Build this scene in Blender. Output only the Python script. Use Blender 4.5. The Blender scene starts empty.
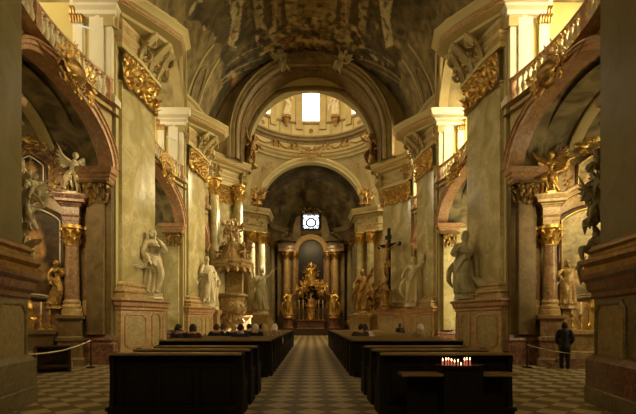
import bpy, bmesh, math, random
from math import sin, cos, pi, sqrt, radians, atan2
from mathutils import Vector, Matrix, noise

SC = bpy.context.scene
COL = SC.collection
F, CH = 430.0, 1.55          # focal length in pixels, eye height
def V(*a): return Vector(a)

# ------------------------------------------------------------------ mesh builder
class MB:
    def __init__(s): s.v = []; s.f = []; s.c = None
    def add(s, vs, fs):
        n = len(s.v)
        s.v.extend(tuple(p) for p in vs)
        s.f.extend(tuple(i + n for i in q) for q in fs)
    def grid(s, rows, cu=False, cv=False, flip=False):
        R = len(rows); C = len(rows[0]); vs = [p for r in rows for p in r]; fs = []
        for i in range(R if cu else R - 1):
            for j in range(C if cv else C - 1):
                a, b = i * C + j, i * C + (j + 1) % C
                c, d = ((i + 1) % R) * C + (j + 1) % C, ((i + 1) % R) * C + j
                fs.append((a, b, c, d))
        s.add(vs, fs)
    def box(s, x0, x1, y0, y1, z0, z1):
        vs = [(x, y, z) for z in (z0, z1) for y in (y0, y1) for x in (x0, x1)]
        s.add(vs, [(0, 2, 3, 1), (4, 5, 7, 6), (0, 1, 5, 4), (2, 6, 7, 3), (0, 4, 6, 2), (1, 3, 7, 5)])
    def cbox(s, c, h, rotz=0, taper=1.0):
        vs = []
        for z in (-1, 1):
            k = taper if z > 0 else 1
            for y in (-1, 1):
                for x in (-1, 1):
                    px, py = x * h[0] * k, y * h[1] * k
                    vs.append((c[0] + px * cos(rotz) - py * sin(rotz), c[1] + px * sin(rotz) + py * cos(rotz), c[2] + z * h[2]))
        s.add(vs, [(0, 2, 3, 1), (4, 5, 7, 6), (0, 1, 5, 4), (2, 6, 7, 3), (0, 4, 6, 2), (1, 3, 7, 5)])
    def prism(s, poly, z0, z1):
        n = len(poly)
        s.add([(p[0], p[1], z0) for p in poly] + [(p[0], p[1], z1) for p in poly],
              [tuple(range(n))[::-1], tuple(range(n, 2 * n))] + [(i, (i + 1) % n, n + (i + 1) % n, n + i) for i in range(n)])
    def extr(s, pts, vec):
        n = len(pts); vec = Vector(vec)
        s.add([Vector(p) for p in pts] + [Vector(p) + vec for p in pts],
              [tuple(range(n))[::-1], tuple(range(n, 2 * n))] + [(i, (i + 1) % n, n + (i + 1) % n, n + i) for i in range(n)])
    def tube(s, pts, rad, n=8, closed=False):
        pts = [Vector(p) for p in pts]; m = len(pts)
        if not isinstance(rad, (list, tuple)): rad = [rad] * m
        rows = []; ref = None
        for i, p in enumerate(pts):
            if closed: t = pts[(i + 1) % m] - pts[i - 1]
            else: t = pts[min(i + 1, m - 1)] - pts[max(i - 1, 0)]
            if t.length < 1e-9: t = Vector((0, 0, 1))
            t.normalize()
            if ref is None or abs(ref.dot(t)) > .98:
                ref = Vector((1, 0, 0)) if abs(t.x) < .8 else Vector((0, 1, 0))
            u = (ref - t * ref.dot(t)).normalized(); w = t.cross(u); ref = u
            rows.append([p + (u * cos(2 * pi * k / n) + w * sin(2 * pi * k / n)) * rad[i] for k in range(n)])
        if closed:
            s.grid(rows, cu=True, cv=True); return
        # rounded caps
        t0 = (pts[0] - pts[1]).normalized(); t1 = (pts[-1] - pts[-2]).normalized()
        def shrink(row, c, t, k, r): return [c + (q - c) * k + t * r * sqrt(max(0, 1 - k * k)) for q in row]
        r0, r1 = rows[0], rows[-1]
        rows = [shrink(r0, pts[0], t0, .45, rad[0])] + rows + [shrink(r1, pts[-1], t1, .45, rad[-1])]
        b = len(s.v); s.grid(rows, cv=True); e = len(s.v)
        s.f.append(tuple(range(b, b + n))); s.f.append(tuple(range(e - n, e))[::-1])
    def ell(s, c, r, rot=None, nu=12, nv=8):
        c = Vector(c); vs = []; fs = []
        for j in range(1, nv):
            th = pi * j / nv
            for i in range(nu):
                a = 2 * pi * i / nu
                p = Vector((r[0] * sin(th) * cos(a), r[1] * sin(th) * sin(a), r[2] * cos(th)))
                vs.append(c + (rot @ p if rot else p))
        top = Vector((0, 0, r[2])); top = rot @ top if rot else top
        vs += [c + top, c - top]; T, B = len(vs) - 2, len(vs) - 1
        for j in range(nv - 2):
            for i in range(nu):
                fs.append((j * nu + i, (j + 1) * nu + i, (j + 1) * nu + (i + 1) % nu, j * nu + (i + 1) % nu))
        for i in range(nu):
            fs.append((T, i, (i + 1) % nu)); fs.append((B, (nv - 2) * nu + (i + 1) % nu, (nv - 2) * nu + i))
        s.add(vs, fs)
    def lathe(s, prof, c=(0, 0, 0), n=20, fold=None, sq=(1, 1)):
        rows = []
        for r, z in prof:
            row = []
            for i in range(n):
                a = 2 * pi * i / n; k = fold(a, z) if fold else 1
                row.append((c[0] + r * k * cos(a) * sq[0], c[1] + r * k * sin(a) * sq[1], c[2] + z))
            rows.append(row)
        b = len(s.v); s.grid(rows, cv=True); e = len(s.v)
        s.f.append(tuple(range(b, b + n))[::-1]); s.f.append(tuple(range(e - n, e)))
    def sweep(s, path, prof, closed=False, cap=True):
        """mouldings: plan path [(x,y)], profile [(offset to the left of the path, z)]"""
        P = [Vector(p) for p in path]; m = len(P); N = []
        def nrm(a, b):
            t = (b - a).normalized(); return Vector((-t.y, t.x))
        for i in range(m):
            if closed: n1, n2 = nrm(P[i - 1], P[i]), nrm(P[i], P[(i + 1) % m])
            else:
                n1 = nrm(P[max(i - 1, 0)], P[max(i, 1)]); n2 = nrm(P[min(i, m - 2)], P[min(i + 1, m - 1)])
            N.append((n1 + n2) / max(.35, 1 + n1.dot(n2)))
        rows = [[(P[i].x + N[i].x * o, P[i].y + N[i].y * o, z) for i in range(m)] for o, z in prof]
        s.grid(rows, cv=closed)
        if cap:
            for row in (rows[0], rows[-1]):
                b = len(s.v); s.v.extend(tuple(p) for p in row); s.f.append(tuple(range(b, b + m)))
    def rail(s, pts, nrm, side, prof, closed=False):
        """moulding along 3D points: nrm[i] = outward vector in the curve's plane, side = plane normal; prof [(along nrm, along side)] closed ring"""
        rows = [[Vector(p) + Vector(n) * a + Vector(side) * b for a, b in prof] for p, n in zip(pts, nrm)]
        b0 = len(s.v); s.grid(rows, cu=closed, cv=True); k = len(prof)
        if not closed:
            s.f.append(tuple(range(b0, b0 + k))); e = len(s.v); s.f.append(tuple(range(e - k, e)))
    def xf(s, M, start=0):
        for i in range(start, len(s.v)): s.v[i] = tuple(M @ Vector(s.v[i]))
    def build(s, name, mat, parent=None, side=1, smooth=38, kind=None, recalc=True):
        org = Vector((0, 0, 0))
        if parent is not None:
            r = parent
            while r.parent is not None: r = r.parent
            org = r.location
        me = bpy.data.meshes.new(name)
        me.from_pydata([(p[0] * side - org.x, p[1] - org.y, p[2] - org.z) for p in s.v], [], s.f)
        if s.c:
            at_ = me.color_attributes.new('Col', 'FLOAT_COLOR', 'POINT')
            at_.data.foreach_set('color', [x for c in s.c for x in (c[0], c[1], c[2], 1.0)])
        if recalc:
            bm = bmesh.new(); bm.from_mesh(me); bmesh.ops.recalc_face_normals(bm, faces=bm.faces); bm.to_mesh(me); bm.free()
        if smooth:
            me.polygons.foreach_set('use_smooth', [True] * len(me.polygons))
            me.set_sharp_from_angle(angle=radians(smooth))
        me.materials.append(mat)
        o = bpy.data.objects.new(name, me); COL.objects.link(o)
        if parent is not None: o.parent = parent
        if kind: o['kind'] = kind
        return o

def remesh(mb, voxel, smooth=1):
    me = bpy.data.meshes.new('tmp'); me.from_pydata(mb.v, [], mb.f)
    bm = bmesh.new(); bm.from_mesh(me); bmesh.ops.recalc_face_normals(bm, faces=bm.faces); bm.to_mesh(me); bm.free()
    ob = bpy.data.objects.new('tmp', me); COL.objects.link(ob)
    m = ob.modifiers.new('r', 'REMESH'); m.mode = 'VOXEL'; m.voxel_size = voxel
    if smooth:
        m = ob.modifiers.new('s', 'SMOOTH'); m.iterations = smooth; m.factor = .5
    bpy.context.view_layer.update()
    dg = bpy.context.evaluated_depsgraph_get()
    out = bpy.data.meshes.new_from_object(ob.evaluated_get(dg))
    bpy.data.objects.remove(ob); bpy.data.meshes.remove(me)
    out.polygons.foreach_set('use_smooth', [True] * len(out.polygons))
    return out

def link_mesh(me, name, mat, parent=None):
    me = me.copy() if me.materials and me.materials[0] != mat else me
    if not me.materials: me.materials.append(mat)
    else: me.materials[0] = mat
    o = bpy.data.objects.new(name, me); COL.objects.link(o)
    if parent is not None: o.parent = parent
    return o

def tag(o, label=None, cat=None, group=None, kind=None):
    if label: o['label'] = label
    if cat: o['category'] = cat
    if group: o['group'] = group
    if kind: o['kind'] = kind
    return o
def thing(name, label, cat, loc=(0, 0, 0), rotz=0, group=None, scale=1):
    o = bpy.data.objects.new(name, None); COL.objects.link(o)
    o.location = loc; o.rotation_euler = (0, 0, rotz); o.scale = (scale,) * 3 if not isinstance(scale, tuple) else scale
    o.empty_display_size = .1
    return tag(o, label, cat, group)
def copy_tree(o, parent=None):
    c = o.copy(); COL.objects.link(c)
    if parent is not None: c.parent = parent
    for ch in list(o.children): copy_tree(ch, c)
    return c

# ------------------------------------------------------------------ materials
def nodes_of(name):
    m = bpy.data.materials.new(name); m.use_nodes = True
    nt = m.node_tree; return m, nt, nt.nodes['Principled BSDF']
def mat(name, c1, c2=None, rough=.5, metal=0, scale=2.0, detail=4, veins=None, bump=0, bscale=20, dist=0.0, spec=.5, ramp=(.35, .65), rvar=0):
    m, nt, b = nodes_of(name)
    b.inputs['Roughness'].default_value = rough; b.inputs['Metallic'].default_value = metal
    b.inputs['Specular IOR Level'].default_value = spec
    b.inputs['Base Color'].default_value = (*c1, 1)
    tc = nt.nodes.new('ShaderNodeTexCoord')
    if c2:
        n = nt.nodes.new('ShaderNodeTexNoise'); n.inputs['Scale'].default_value = scale; n.inputs['Detail'].default_value = detail
        n.inputs['Distortion'].default_value = dist
        nt.links.new(tc.outputs['Object'], n.inputs['Vector'])
        r = nt.nodes.new('ShaderNodeValToRGB'); e = r.color_ramp.elements
        e[0].position, e[0].color = ramp[0], (*c1, 1); e[1].position, e[1].color = ramp[1], (*c2, 1)
        nt.links.new(n.outputs['Fac'], r.inputs['Fac']); out = r.outputs['Color']
        if veins:
            n2 = nt.nodes.new('ShaderNodeTexNoise'); n2.inputs['Scale'].default_value = scale * 1.7; n2.inputs['Detail'].default_value = 6; n2.inputs['Distortion'].default_value = 1.2
            nt.links.new(tc.outputs['Object'], n2.inputs['Vector'])
            r2 = nt.nodes.new('ShaderNodeValToRGB'); e2 = r2.color_ramp.elements
            e2[0].position, e2[0].color = .47, (0, 0, 0, 1); e2[1].position, e2[1].color = .53, (0, 0, 0, 1)
            x = e2.new(.5); x.color = (1, 1, 1, 1)
            nt.links.new(n2.outputs['Fac'], r2.inputs['Fac'])
            mx = nt.nodes.new('ShaderNodeMix'); mx.data_type = 'RGBA'
            nt.links.new(r2.outputs['Color'], mx.inputs[0]); nt.links.new(out, mx.inputs[6]); mx.inputs[7].default_value = (*veins, 1)
            out = mx.outputs[2]
        nt.links.new(out, b.inputs['Base Color'])
        if rvar:
            mr = nt.nodes.new('ShaderNodeMapRange'); mr.inputs[3].default_value = rough - rvar; mr.inputs[4].default_value = rough + rvar
            nt.links.new(n.outputs['Fac'], mr.inputs[0]); nt.links.new(mr.outputs[0], b.inputs['Roughness'])
    if bump:
        nb = nt.nodes.new('ShaderNodeTexNoise'); nb.inputs['Scale'].default_value = bscale; nb.inputs['Detail'].default_value = 3
        nt.links.new(tc.outputs['Object'], nb.inputs['Vector'])
        bp = nt.nodes.new('ShaderNodeBump'); bp.inputs['Strength'].default_value = bump; bp.inputs['Distance'].default_value = .03
        nt.links.new(nb.outputs['Fac'], bp.inputs['Height']); nt.links.new(bp.outputs['Normal'], b.inputs['Normal'])
    return m
def emat(name, col, strength):
    m, nt, b = nodes_of(name)
    b.inputs['Base Color'].default_value = (.02, .02, .02, 1)
    b.inputs['Emission Color'].default_value = (*col, 1); b.inputs['Emission Strength'].default_value = strength
    return m
def vmat(name, rough=.8, scale=6, amt=.35):
    """painted surface: colours laid on in the mesh, broken up by brushwork noise"""
    m, nt, b = nodes_of(name)
    b.inputs['Roughness'].default_value = rough; b.inputs['Specular IOR Level'].default_value = .25
    a = nt.nodes.new('ShaderNodeAttribute'); a.attribute_name = 'Col'
    tc = nt.nodes.new('ShaderNodeTexCoord')
    n = nt.nodes.new('ShaderNodeTexNoise'); n.inputs['Scale'].default_value = scale; n.inputs['Detail'].default_value = 5; n.inputs['Distortion'].default_value = .6
    nt.links.new(tc.outputs['Object'], n.inputs['Vector'])
    mr = nt.nodes.new('ShaderNodeMapRange'); mr.inputs[1].default_value = .3; mr.inputs[2].default_value = .7
    mr.inputs[3].default_value = 1 - amt; mr.inputs[4].default_value = 1 + amt
    nt.links.new(n.outputs['Fac'], mr.inputs[0])
    mx = nt.nodes.new('ShaderNodeVectorMath'); mx.operation = 'SCALE'
    nt.links.new(a.outputs['Color'], mx.inputs[0]); nt.links.new(mr.outputs[0], mx.inputs['Scale'])
    nt.links.new(mx.outputs[0], b.inputs['Base Color'])
    return m

M = {}
M['shaft'] = mat('cream_scagliola', (.36, .295, .125), (.66, .565, .32), .2, scale=.8, detail=8, dist=1.0, veins=(.40, .34, .14), bump=.16, bscale=2.6, rvar=.07)
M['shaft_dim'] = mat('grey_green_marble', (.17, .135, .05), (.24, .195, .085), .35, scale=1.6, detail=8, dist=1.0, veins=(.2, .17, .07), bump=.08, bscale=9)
M['stucco'] = mat('ochre_stucco', (.40, .31, .125), (.48, .385, .17), .65, scale=1.2, detail=4)
M['stucco_pale'] = mat('pale_yellow_stucco', (.52, .43, .19), (.58, .49, .24), .6, scale=.7)
M['white'] = mat('white_stucco', (.72, .66, .47), (.78, .72, .55), .5, scale=1.5)
M['pink'] = mat('pink_marble', (.38, .19, .085), (.50, .28, .13), .35, scale=2.4, detail=6, dist=1.2, veins=(.62, .44, .28))
M['red'] = mat('dark_red_marble', (.12, .045, .028), (.25, .11, .065), .3, scale=3, detail=8, dist=1.5, veins=(.42, .27, .18))
M['dado'] = mat('golden_breccia_marble', (.38, .25, .10), (.55, .40, .18), .35, scale=2.2, detail=8, dist=1.8, veins=(.3, .16, .06))
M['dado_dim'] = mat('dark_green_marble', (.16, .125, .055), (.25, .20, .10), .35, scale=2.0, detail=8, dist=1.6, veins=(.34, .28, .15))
M['brownmarble'] = mat('brown_column_marble', (.20, .105, .05), (.34, .20, .10), .28, scale=2.2, detail=8, dist=1.6, veins=(.45, .31, .18))
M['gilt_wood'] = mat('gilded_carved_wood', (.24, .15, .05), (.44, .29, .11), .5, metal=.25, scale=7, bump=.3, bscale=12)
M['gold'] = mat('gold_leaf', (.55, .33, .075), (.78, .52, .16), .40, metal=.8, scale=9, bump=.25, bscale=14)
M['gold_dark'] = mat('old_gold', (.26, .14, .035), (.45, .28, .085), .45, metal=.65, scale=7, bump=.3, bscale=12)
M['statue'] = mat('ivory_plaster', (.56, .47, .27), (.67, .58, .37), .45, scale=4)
M['statue_dim'] = mat('dim_ivory_plaster', (.40, .34, .19), (.52, .45, .27), .5, scale=4)  # darker copy of the ivory plaster, dimness put into its colour
M['panelgrey'] = mat('golden_panel_marble', (.30, .22, .085), (.46, .35, .15), .3, scale=3.5, detail=8, dist=2, veins=(.5, .42, .25))
M['wood'] = mat('dark_oak', (.007, .0045, .003), (.012, .008, .005), .65, scale=6, detail=6, spec=.25)
M['ledge'] = mat('worn_lit_oak', (.26, .165, .07), (.36, .24, .11), .3, scale=5, detail=6)  # worn oak, coloured lighter for the light falling on the pew tops
M['black'] = mat('black_wood', (.008, .006, .005), (.012, .009, .007), .6, scale=6, spec=.2)
M['darkbrown'] = mat('dark_brown_wood', (.05, .025, .012), (.09, .045, .02), .4, scale=5)
M['wax'] = mat('candle_wax', (.85, .55, .45), None, .5)
M['flame'] = emat('candle_flame', (1, .55, .22), 9)
M['waxlit'] = emat('glowing_wax', (1, .22, .12), .4)
M['rope'] = mat('cream_rope', (.6, .52, .36), (.7, .6, .42), .7, scale=30)
M['iron'] = mat('dark_iron', (.03, .025, .02), None, .45, metal=.6)
M['pane'] = emat('daylight_pane', (1, .93, .78), 5)
M['pane_dome'] = emat('dome_daylight_pane', (1, .95, .82), 5)
M['pane_apse'] = emat('apse_daylight_pane', (.88, .97, 1), 2.6)
M['lamp'] = emat('lamp_tube', (1, .9, .65), .45)
M['fresco'] = vmat('ceiling_fresco', .85, 1.6, .45)
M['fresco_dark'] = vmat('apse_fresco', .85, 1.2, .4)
M['canvas'] = vmat('oil_canvas', .42, 4, .45)
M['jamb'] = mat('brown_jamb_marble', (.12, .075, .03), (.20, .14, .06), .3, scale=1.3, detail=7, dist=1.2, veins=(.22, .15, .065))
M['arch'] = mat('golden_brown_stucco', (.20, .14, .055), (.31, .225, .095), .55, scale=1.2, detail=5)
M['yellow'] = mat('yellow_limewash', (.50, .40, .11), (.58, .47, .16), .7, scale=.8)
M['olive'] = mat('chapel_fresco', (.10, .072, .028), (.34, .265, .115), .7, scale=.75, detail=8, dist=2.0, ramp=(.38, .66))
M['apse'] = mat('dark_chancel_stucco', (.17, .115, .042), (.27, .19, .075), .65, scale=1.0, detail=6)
M['carpet'] = mat('red_brown_cloth', (.12, .05, .03), (.16, .07, .04), .8, scale=8)
M['skin'] = mat('skin', (.42, .24, .15), (.5, .3, .2), .5, scale=5)
CL = {k: mat('cloth_' + k, c, tuple(x * 1.35 for x in c), .8, scale=12) for k, c in dict(
    black=(.012, .011, .012), navy=(.02, .025, .045), maroon=(.075, .018, .014), tan=(.30, .22, .12), white=(.66, .62, .54),
    grey=(.12, .12, .12), brown=(.07, .04, .022), green=(.05, .06, .03)).items()}
HAIR = {k: mat('hair_' + k, c, tuple(x * 1.5 for x in c), .6, scale=30) for k, c in dict(
    dark=(.016, .01, .007), brown=(.06, .03, .014), blond=(.50, .36, .17), white=(.72, .68, .60)).items()}

# checker floor laid diagonally
def floor_mat():
    m, nt, b = nodes_of('diagonal_checker_floor')
    tc = nt.nodes.new('ShaderNodeTexCoord'); mp = nt.nodes.new('ShaderNodeMapping'); mp.inputs['Rotation'].default_value = (0, 0, radians(45))
    nt.links.new(tc.outputs['Object'], mp.inputs['Vector'])
    ck = nt.nodes.new('ShaderNodeTexChecker'); ck.inputs['Scale'].default_value = 1 / .42
    nt.links.new(mp.outputs[0], ck.inputs['Vector'])
    n = nt.nodes.new('ShaderNodeTexNoise'); n.inputs['Scale'].default_value = 1.3; n.inputs['Detail'].default_value = 8
    nt.links.new(tc.outputs['Object'], n.inputs['Vector'])
    def ramp(a, c):
        r = nt.nodes.new('ShaderNodeValToRGB'); r.color_ramp.elements[0].color = (*a, 1); r.color_ramp.elements[1].color = (*c, 1)
        r.color_ramp.elements[0].position = .3; r.color_ramp.elements[1].position = .7
        nt.links.new(n.outputs['Fac'], r.inputs['Fac']); return r.outputs['Color']
    nt.links.new(ramp((.46, .37, .19), (.64, .52, .29)), ck.inputs['Color1']); nt.links.new(ramp((.13, .10, .045), (.22, .17, .085)), ck.inputs['Color2'])
    br = nt.nodes.new('ShaderNodeTexBrick'); br.offset = 0; br.inputs['Scale'].default_value = 1; br.inputs['Mortar Size'].default_value = .006
    br.inputs['Brick Width'].default_value = .42; br.inputs['Row Height'].default_value = .42
    nt.links.new(mp.outputs[0], br.inputs['Vector']); nt.links.new(ck.outputs['Color'], br.inputs['Color1']); nt.links.new(ck.outputs['Color'], br.inputs['Color2'])
    br.inputs['Mortar'].default_value = (.03, .024, .014, 1)
    nt.links.new(br.outputs['Color'], b.inputs['Base Color'])
    mr = nt.nodes.new('ShaderNodeMapRange'); mr.inputs[3].default_value = .34; mr.inputs[4].default_value = .6
    nt.links.new(n.outputs['Fac'], mr.inputs[0]); nt.links.new(mr.outputs[0], b.inputs['Roughness'])
    b.inputs['Specular IOR Level'].default_value = .35
    return m
M['floor'] = floor_mat()

# ------------------------------------------------------------------ ornament kit
def spiral(mb, c, u, v, n, r, turns=1.3, w=.03, ph=0, flip=1, lift=.0):
    pts = []; rad = []; K = 14
    for i in range(K + 1):
        t = i / K; a = ph + flip * turns * 2 * pi * t; q = r * (1 - .82 * t)
        pts.append(c + u * (q * cos(a)) + v * (q * sin(a)) + n * (w + lift * t)); rad.append(w * (1.05 - .4 * t))
    mb.tube(pts, rad, 6)
def leaf(mb, c, d, n, l, w, curl=.3, steps=6):
    d = Vector(d).normalized(); n = Vector(n).normalized(); s = d.cross(n).normalized(); rows = []
    for i in range(steps + 1):
        t = i / steps
        droop = curl * l * (t * t * 1.2)
        p = Vector(c) + d * (l * (t - .22 * curl * t ** 4 * 3)) + n * (droop + .03 * l)
        k = w * max(.06, sin(pi * min(1, t * .86 + .14)) ** .8) * (1 + .22 * (i % 2))
        rows.append([p - s * k * .5, p + n * (.22 * w), p + s * k * .5, p - n * (.06 * w)])
    b = len(mb.v); mb.grid(rows, cv=True); e = len(mb.v)
    mb.f.append((b, b + 1, b + 2, b + 3)); mb.f.append((e - 1, e - 2, e - 3, e - 4))
def rocaille(mb, c, u, v, n, w, h, rng, k=16, size=1.0):
    c = Vector(c); u = Vector(u).normalized(); v = Vector(v).normalized(); n = Vector(n).normalized()
    for i in range(k):
        a = rng.uniform(0, 2 * pi); q = sqrt(rng.random())
        p = c + u * (w * q * cos(a)) + v * (h * q * sin(a))
        r = size * rng.uniform(.16, .32) * min(w, h)
        if i % 3 == 0: spiral(mb, p, u, v, n, r, rng.uniform(.9, 1.5), r * .22, rng.uniform(0, 6.28), rng.choice((-1, 1)), r * .4)
        else:
            an = a + rng.uniform(-.9, .9)
            leaf(mb, p, u * cos(an) + v * sin(an), n, r * 2.6, r * 1.1, rng.uniform(.15, .5))
def along(path, s):
    P = [Vector(p) for p in path]
    for i in range(len(P) - 1):
        L = (P[i + 1] - P[i]).length
        if s <= L or i == len(P) - 2:
            t = (P[i + 1] - P[i]).normalized(); p = P[i] + t * s
            return p, t, Vector((-t.y, t.x))
        s -= L
def plen(path): return sum((Vector(path[i + 1]) - Vector(path[i])).length for i in range(len(path) - 1))
def capital(path, z0, z1, rng, dens=.22, garland=True, amp=1.0):
    """bell, and the order of leaves, volutes and hanging garlands along a plan path"""
    bl = MB(); mb = MB(); H = z1 - z0; L = plen(path)
    bl.sweep(path, [(-.05, z0 - .02), (.04, z0 - .02), (.05, z0 + .05), (.02, z0 + .06), (.04, z1 - .25 * H), (.12, z1 - .13 * H), (.24, z1 - .12 * H), (.24, z1)])
    k = max(3, int(L / dens)); w = L / k
    for row, (zb, hh, off) in enumerate(((z0 - .05 * H, .34, .05), (z0 + .16 * H, .36, .08), (z0 + .4 * H, .34, .1), (z0 + .62 * H, .28, .12))):
        for i in range(k + (row % 2)):
            p, t, n = along(path, max(.01, min(L * .999, (i + (.5 if row % 2 == 0 else 0)) * w + rng.uniform(-.05, .05))))
            c = Vector((p.x, p.y, zb + rng.uniform(-.06, .06))) + Vector((n.x, n.y, 0)) * off
            leaf(mb, c, (t.x * rng.uniform(-.35, .35), t.y * rng.uniform(-.35, .35), 1), (n.x, n.y, 0), H * hh * rng.uniform(.8, 1.15), w * rng.uniform(.6, .85), rng.uniform(.35, .7) * amp)
    for i in range(k + 1):
        p, t, n = along(path, min(L * .999, max(.02, i * w)))
        N3 = Vector((n.x, n.y, 0)); T3 = Vector((t.x, t.y, 0))
        spiral(mb, Vector((p.x, p.y, z1 - .24 * H)) + N3 * .16 * amp, T3, Vector((0, 0, 1)), N3, w * .5, 1.4, .03, 0, 1 if i % 2 else -1, .05)
    k2 = max(2, int(L / .55)); w2 = L / k2
    if garland:
        for i in range(k2):
            p0, t, n = along(path, (i + .06) * w2); p1, _, n1 = along(path, (i + .94) * w2)
            pts = [Vector((p0.lerp(p1, q / 8).x, p0.lerp(p1, q / 8).y, z0 + .28 * H - .42 * H * sin(pi * q / 8))) + Vector((n.x, n.y, 0)) * .14 for q in range(9)]
            mb.tube(pts, [.025, .04, .05, .06, .065, .06, .05, .04, .025], 6)
            for q in range(9):
                for e in range(2):
                    leaf(mb, pts[q], (rng.uniform(-1, 1), rng.uniform(-1, 1), rng.uniform(-1, .6)), (n.x, n.y, 0), .17, .1, .4, 4)
            for q in (0, 8):      # drops
                leaf(mb, pts[q] - Vector((0, 0, .1)), (0, 0, -1), (n.x, n.y, 0), .45 * H, .13, .15)
        for i in range(int(L / .16)):
            p, t, n = along(path, rng.uniform(.02, L * .99)); rr_ = rng.uniform(.05, .11)
            spiral(mb, Vector((p.x, p.y, rng.uniform(z0, z1 - .15))) + Vector((n.x, n.y, 0)) * .1, Vector((t.x, t.y, 0)), Vector((0, 0, 1)), Vector((n.x, n.y, 0)), rr_, 1.2, .022, rng.uniform(0, 6), rng.choice((-1, 1)), .08)
    return bl, mb
def lerp(a, b, t): return tuple(p + (q - p) * t for p, q in zip(a, b))
def chain(pts, k=4):
    """smooth a polyline"""
    P = [Vector(p) for p in pts]; out = []
    for i in range(len(P) - 1):
        p0, p1, p2, p3 = P[max(i - 1, 0)], P[i], P[i + 1], P[min(i + 2, len(P) - 1)]
        for q in range(k):
            t = q / k
            out.append(.5 * ((2 * p1) + (p2 - p0) * t + (2 * p0 - 5 * p1 + 4 * p2 - p3) * t * t + (3 * p1 - p0 - 3 * p2 + p3) * t ** 3))
    out.append(P[-1]); return out
def rads(r, k=4):
    out = []
    for i in range(len(r) - 1): out += [r[i] + (r[i + 1] - r[i]) * q / k for q in range(k)]
    return out + [r[-1]]
def limb(mb, pts, r, n=8): mb.tube(chain(pts), rads(r), n)

def panel(mb_ring, mb_in, A, B, z0, z1, m=.22, proud=.05, cut=.14):
    """raised frame with cut corners on the wall facet A-B (plan points), and the slab inside it"""
    A = Vector(A); B = Vector(B); t = (B - A).normalized(); n = Vector((-t.y, t.x)); L = (B - A).length
    def oct(q):
        a, b, c, d = m + q, L - m - q, z0 + m * .9 + q, z1 - m * .9 - q; k = min(cut, (b - a) * .3, (d - c) * .3)
        return [(a + k, c), (b - k, c), (b, c + k), (b, d - k), (b - k, d), (a + k, d), (a, d - k), (a, c + k)]
    def P(s, z, o): return Vector((A.x + t.x * s + n.x * o, A.y + t.y * s + n.y * o, z))
    rows = [[P(s, z, o) for s, z in oct(q)] for q, o in ((-.04, -.01), (-.04, proud * .6), (0, proud), (.035, proud * .7), (.05, .004))]
    mb_ring.grid(rows, cv=True)
    b = len(mb_in.v); pts = [P(s, z, .012) for s, z in oct(.045)]; mb_in.v.extend(tuple(p) for p in pts); mb_in.f.append(tuple(range(b, b + 8)))

# ================================================================== SETTING
SIDE = {-1: 'left', 1: 'right'}
PC = [8.7, 17.5, 26.3]                    # pier centres along the nave
BAYS = [(10.35, 15.8), (18.9, 24.6), (27.7, 30.6)]

mb = MB(); mb.box(-13, 13, -8, 60, -.25, 0)
tag(mb.build('floor', M['floor'], smooth=0), 'diagonal checkered stone floor of the church', 'floor', kind='structure')

# --- nave vault: barrel with lunettes over the bays, painted
SPR, RISE, HW = 13.45, 7.5, 7.4
def lun(y):
    z = 0
    for a, b in [(-7.0, -1.5), (1.5, 7.0)] + BAYS:
        c, h = (a + b) / 2, (b - a) / 2
        if b < 31.5 and b - a < 4: h += .5; c += .3
        q = 1 - ((y - c) / (h + .15)) ** 2
        if q > 0: z = max(z, 12.4 + (3.9 if h > 2.5 else 3.2) * sqrt(q))
    return z
def barrel(x):
    q = 1 - (x / HW) ** 2
    return SPR + RISE * sqrt(q) if q > 0 else 0
def nz(x, y, z=0, s=1): return noise.noise(Vector((x * s, y * s, z)))
OL = (.155, .115, .048)
def mixc(a, b, t): return tuple(p + (q - p) * t for p, q in zip(a, b))
def inpoly(x, y, P):
    r = False; j = len(P) - 1
    for i in range(len(P)):
        if (P[i][1] > y) != (P[j][1] > y) and x < (P[j][0] - P[i][0]) * (y - P[i][1]) / (P[j][1] - P[i][1]) + P[i][0]: r = not r
        j = i
    return r
_rf = random.Random(5); FIG = {}
for _ in range(200):
    if _ < 110: _a, _y = _rf.gauss(0, 2.3), _rf.uniform(27.2, 30.3)
    elif _ < 160: _a, _y = _rf.choice((-1, 1)) * _rf.uniform(3.5, 8.5), _rf.uniform(22, 31)
    else: _a, _y = _rf.uniform(-7, 7), _rf.uniform(4, 26)
    _r1 = _rf.uniform(.12, .45); _r2 = _r1 * _rf.uniform(.35, .8); _an = _rf.uniform(0, pi)
    _c = _rf.choice([(.46, .35, .17), (.52, .42, .22), (.30, .13, .06), (.12, .11, .075), (.40, .29, .12), (.06, .045, .02), (.05, .04, .02), (.22, .16, .07), (.33, .2, .09)])
    for _b in range(int((_y - .5) * 2), int((_y + .5) * 2) + 1): FIG.setdefault(_b, []).append((_a, _y, _r1, _r2, cos(_an), sin(_an), _c))
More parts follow.
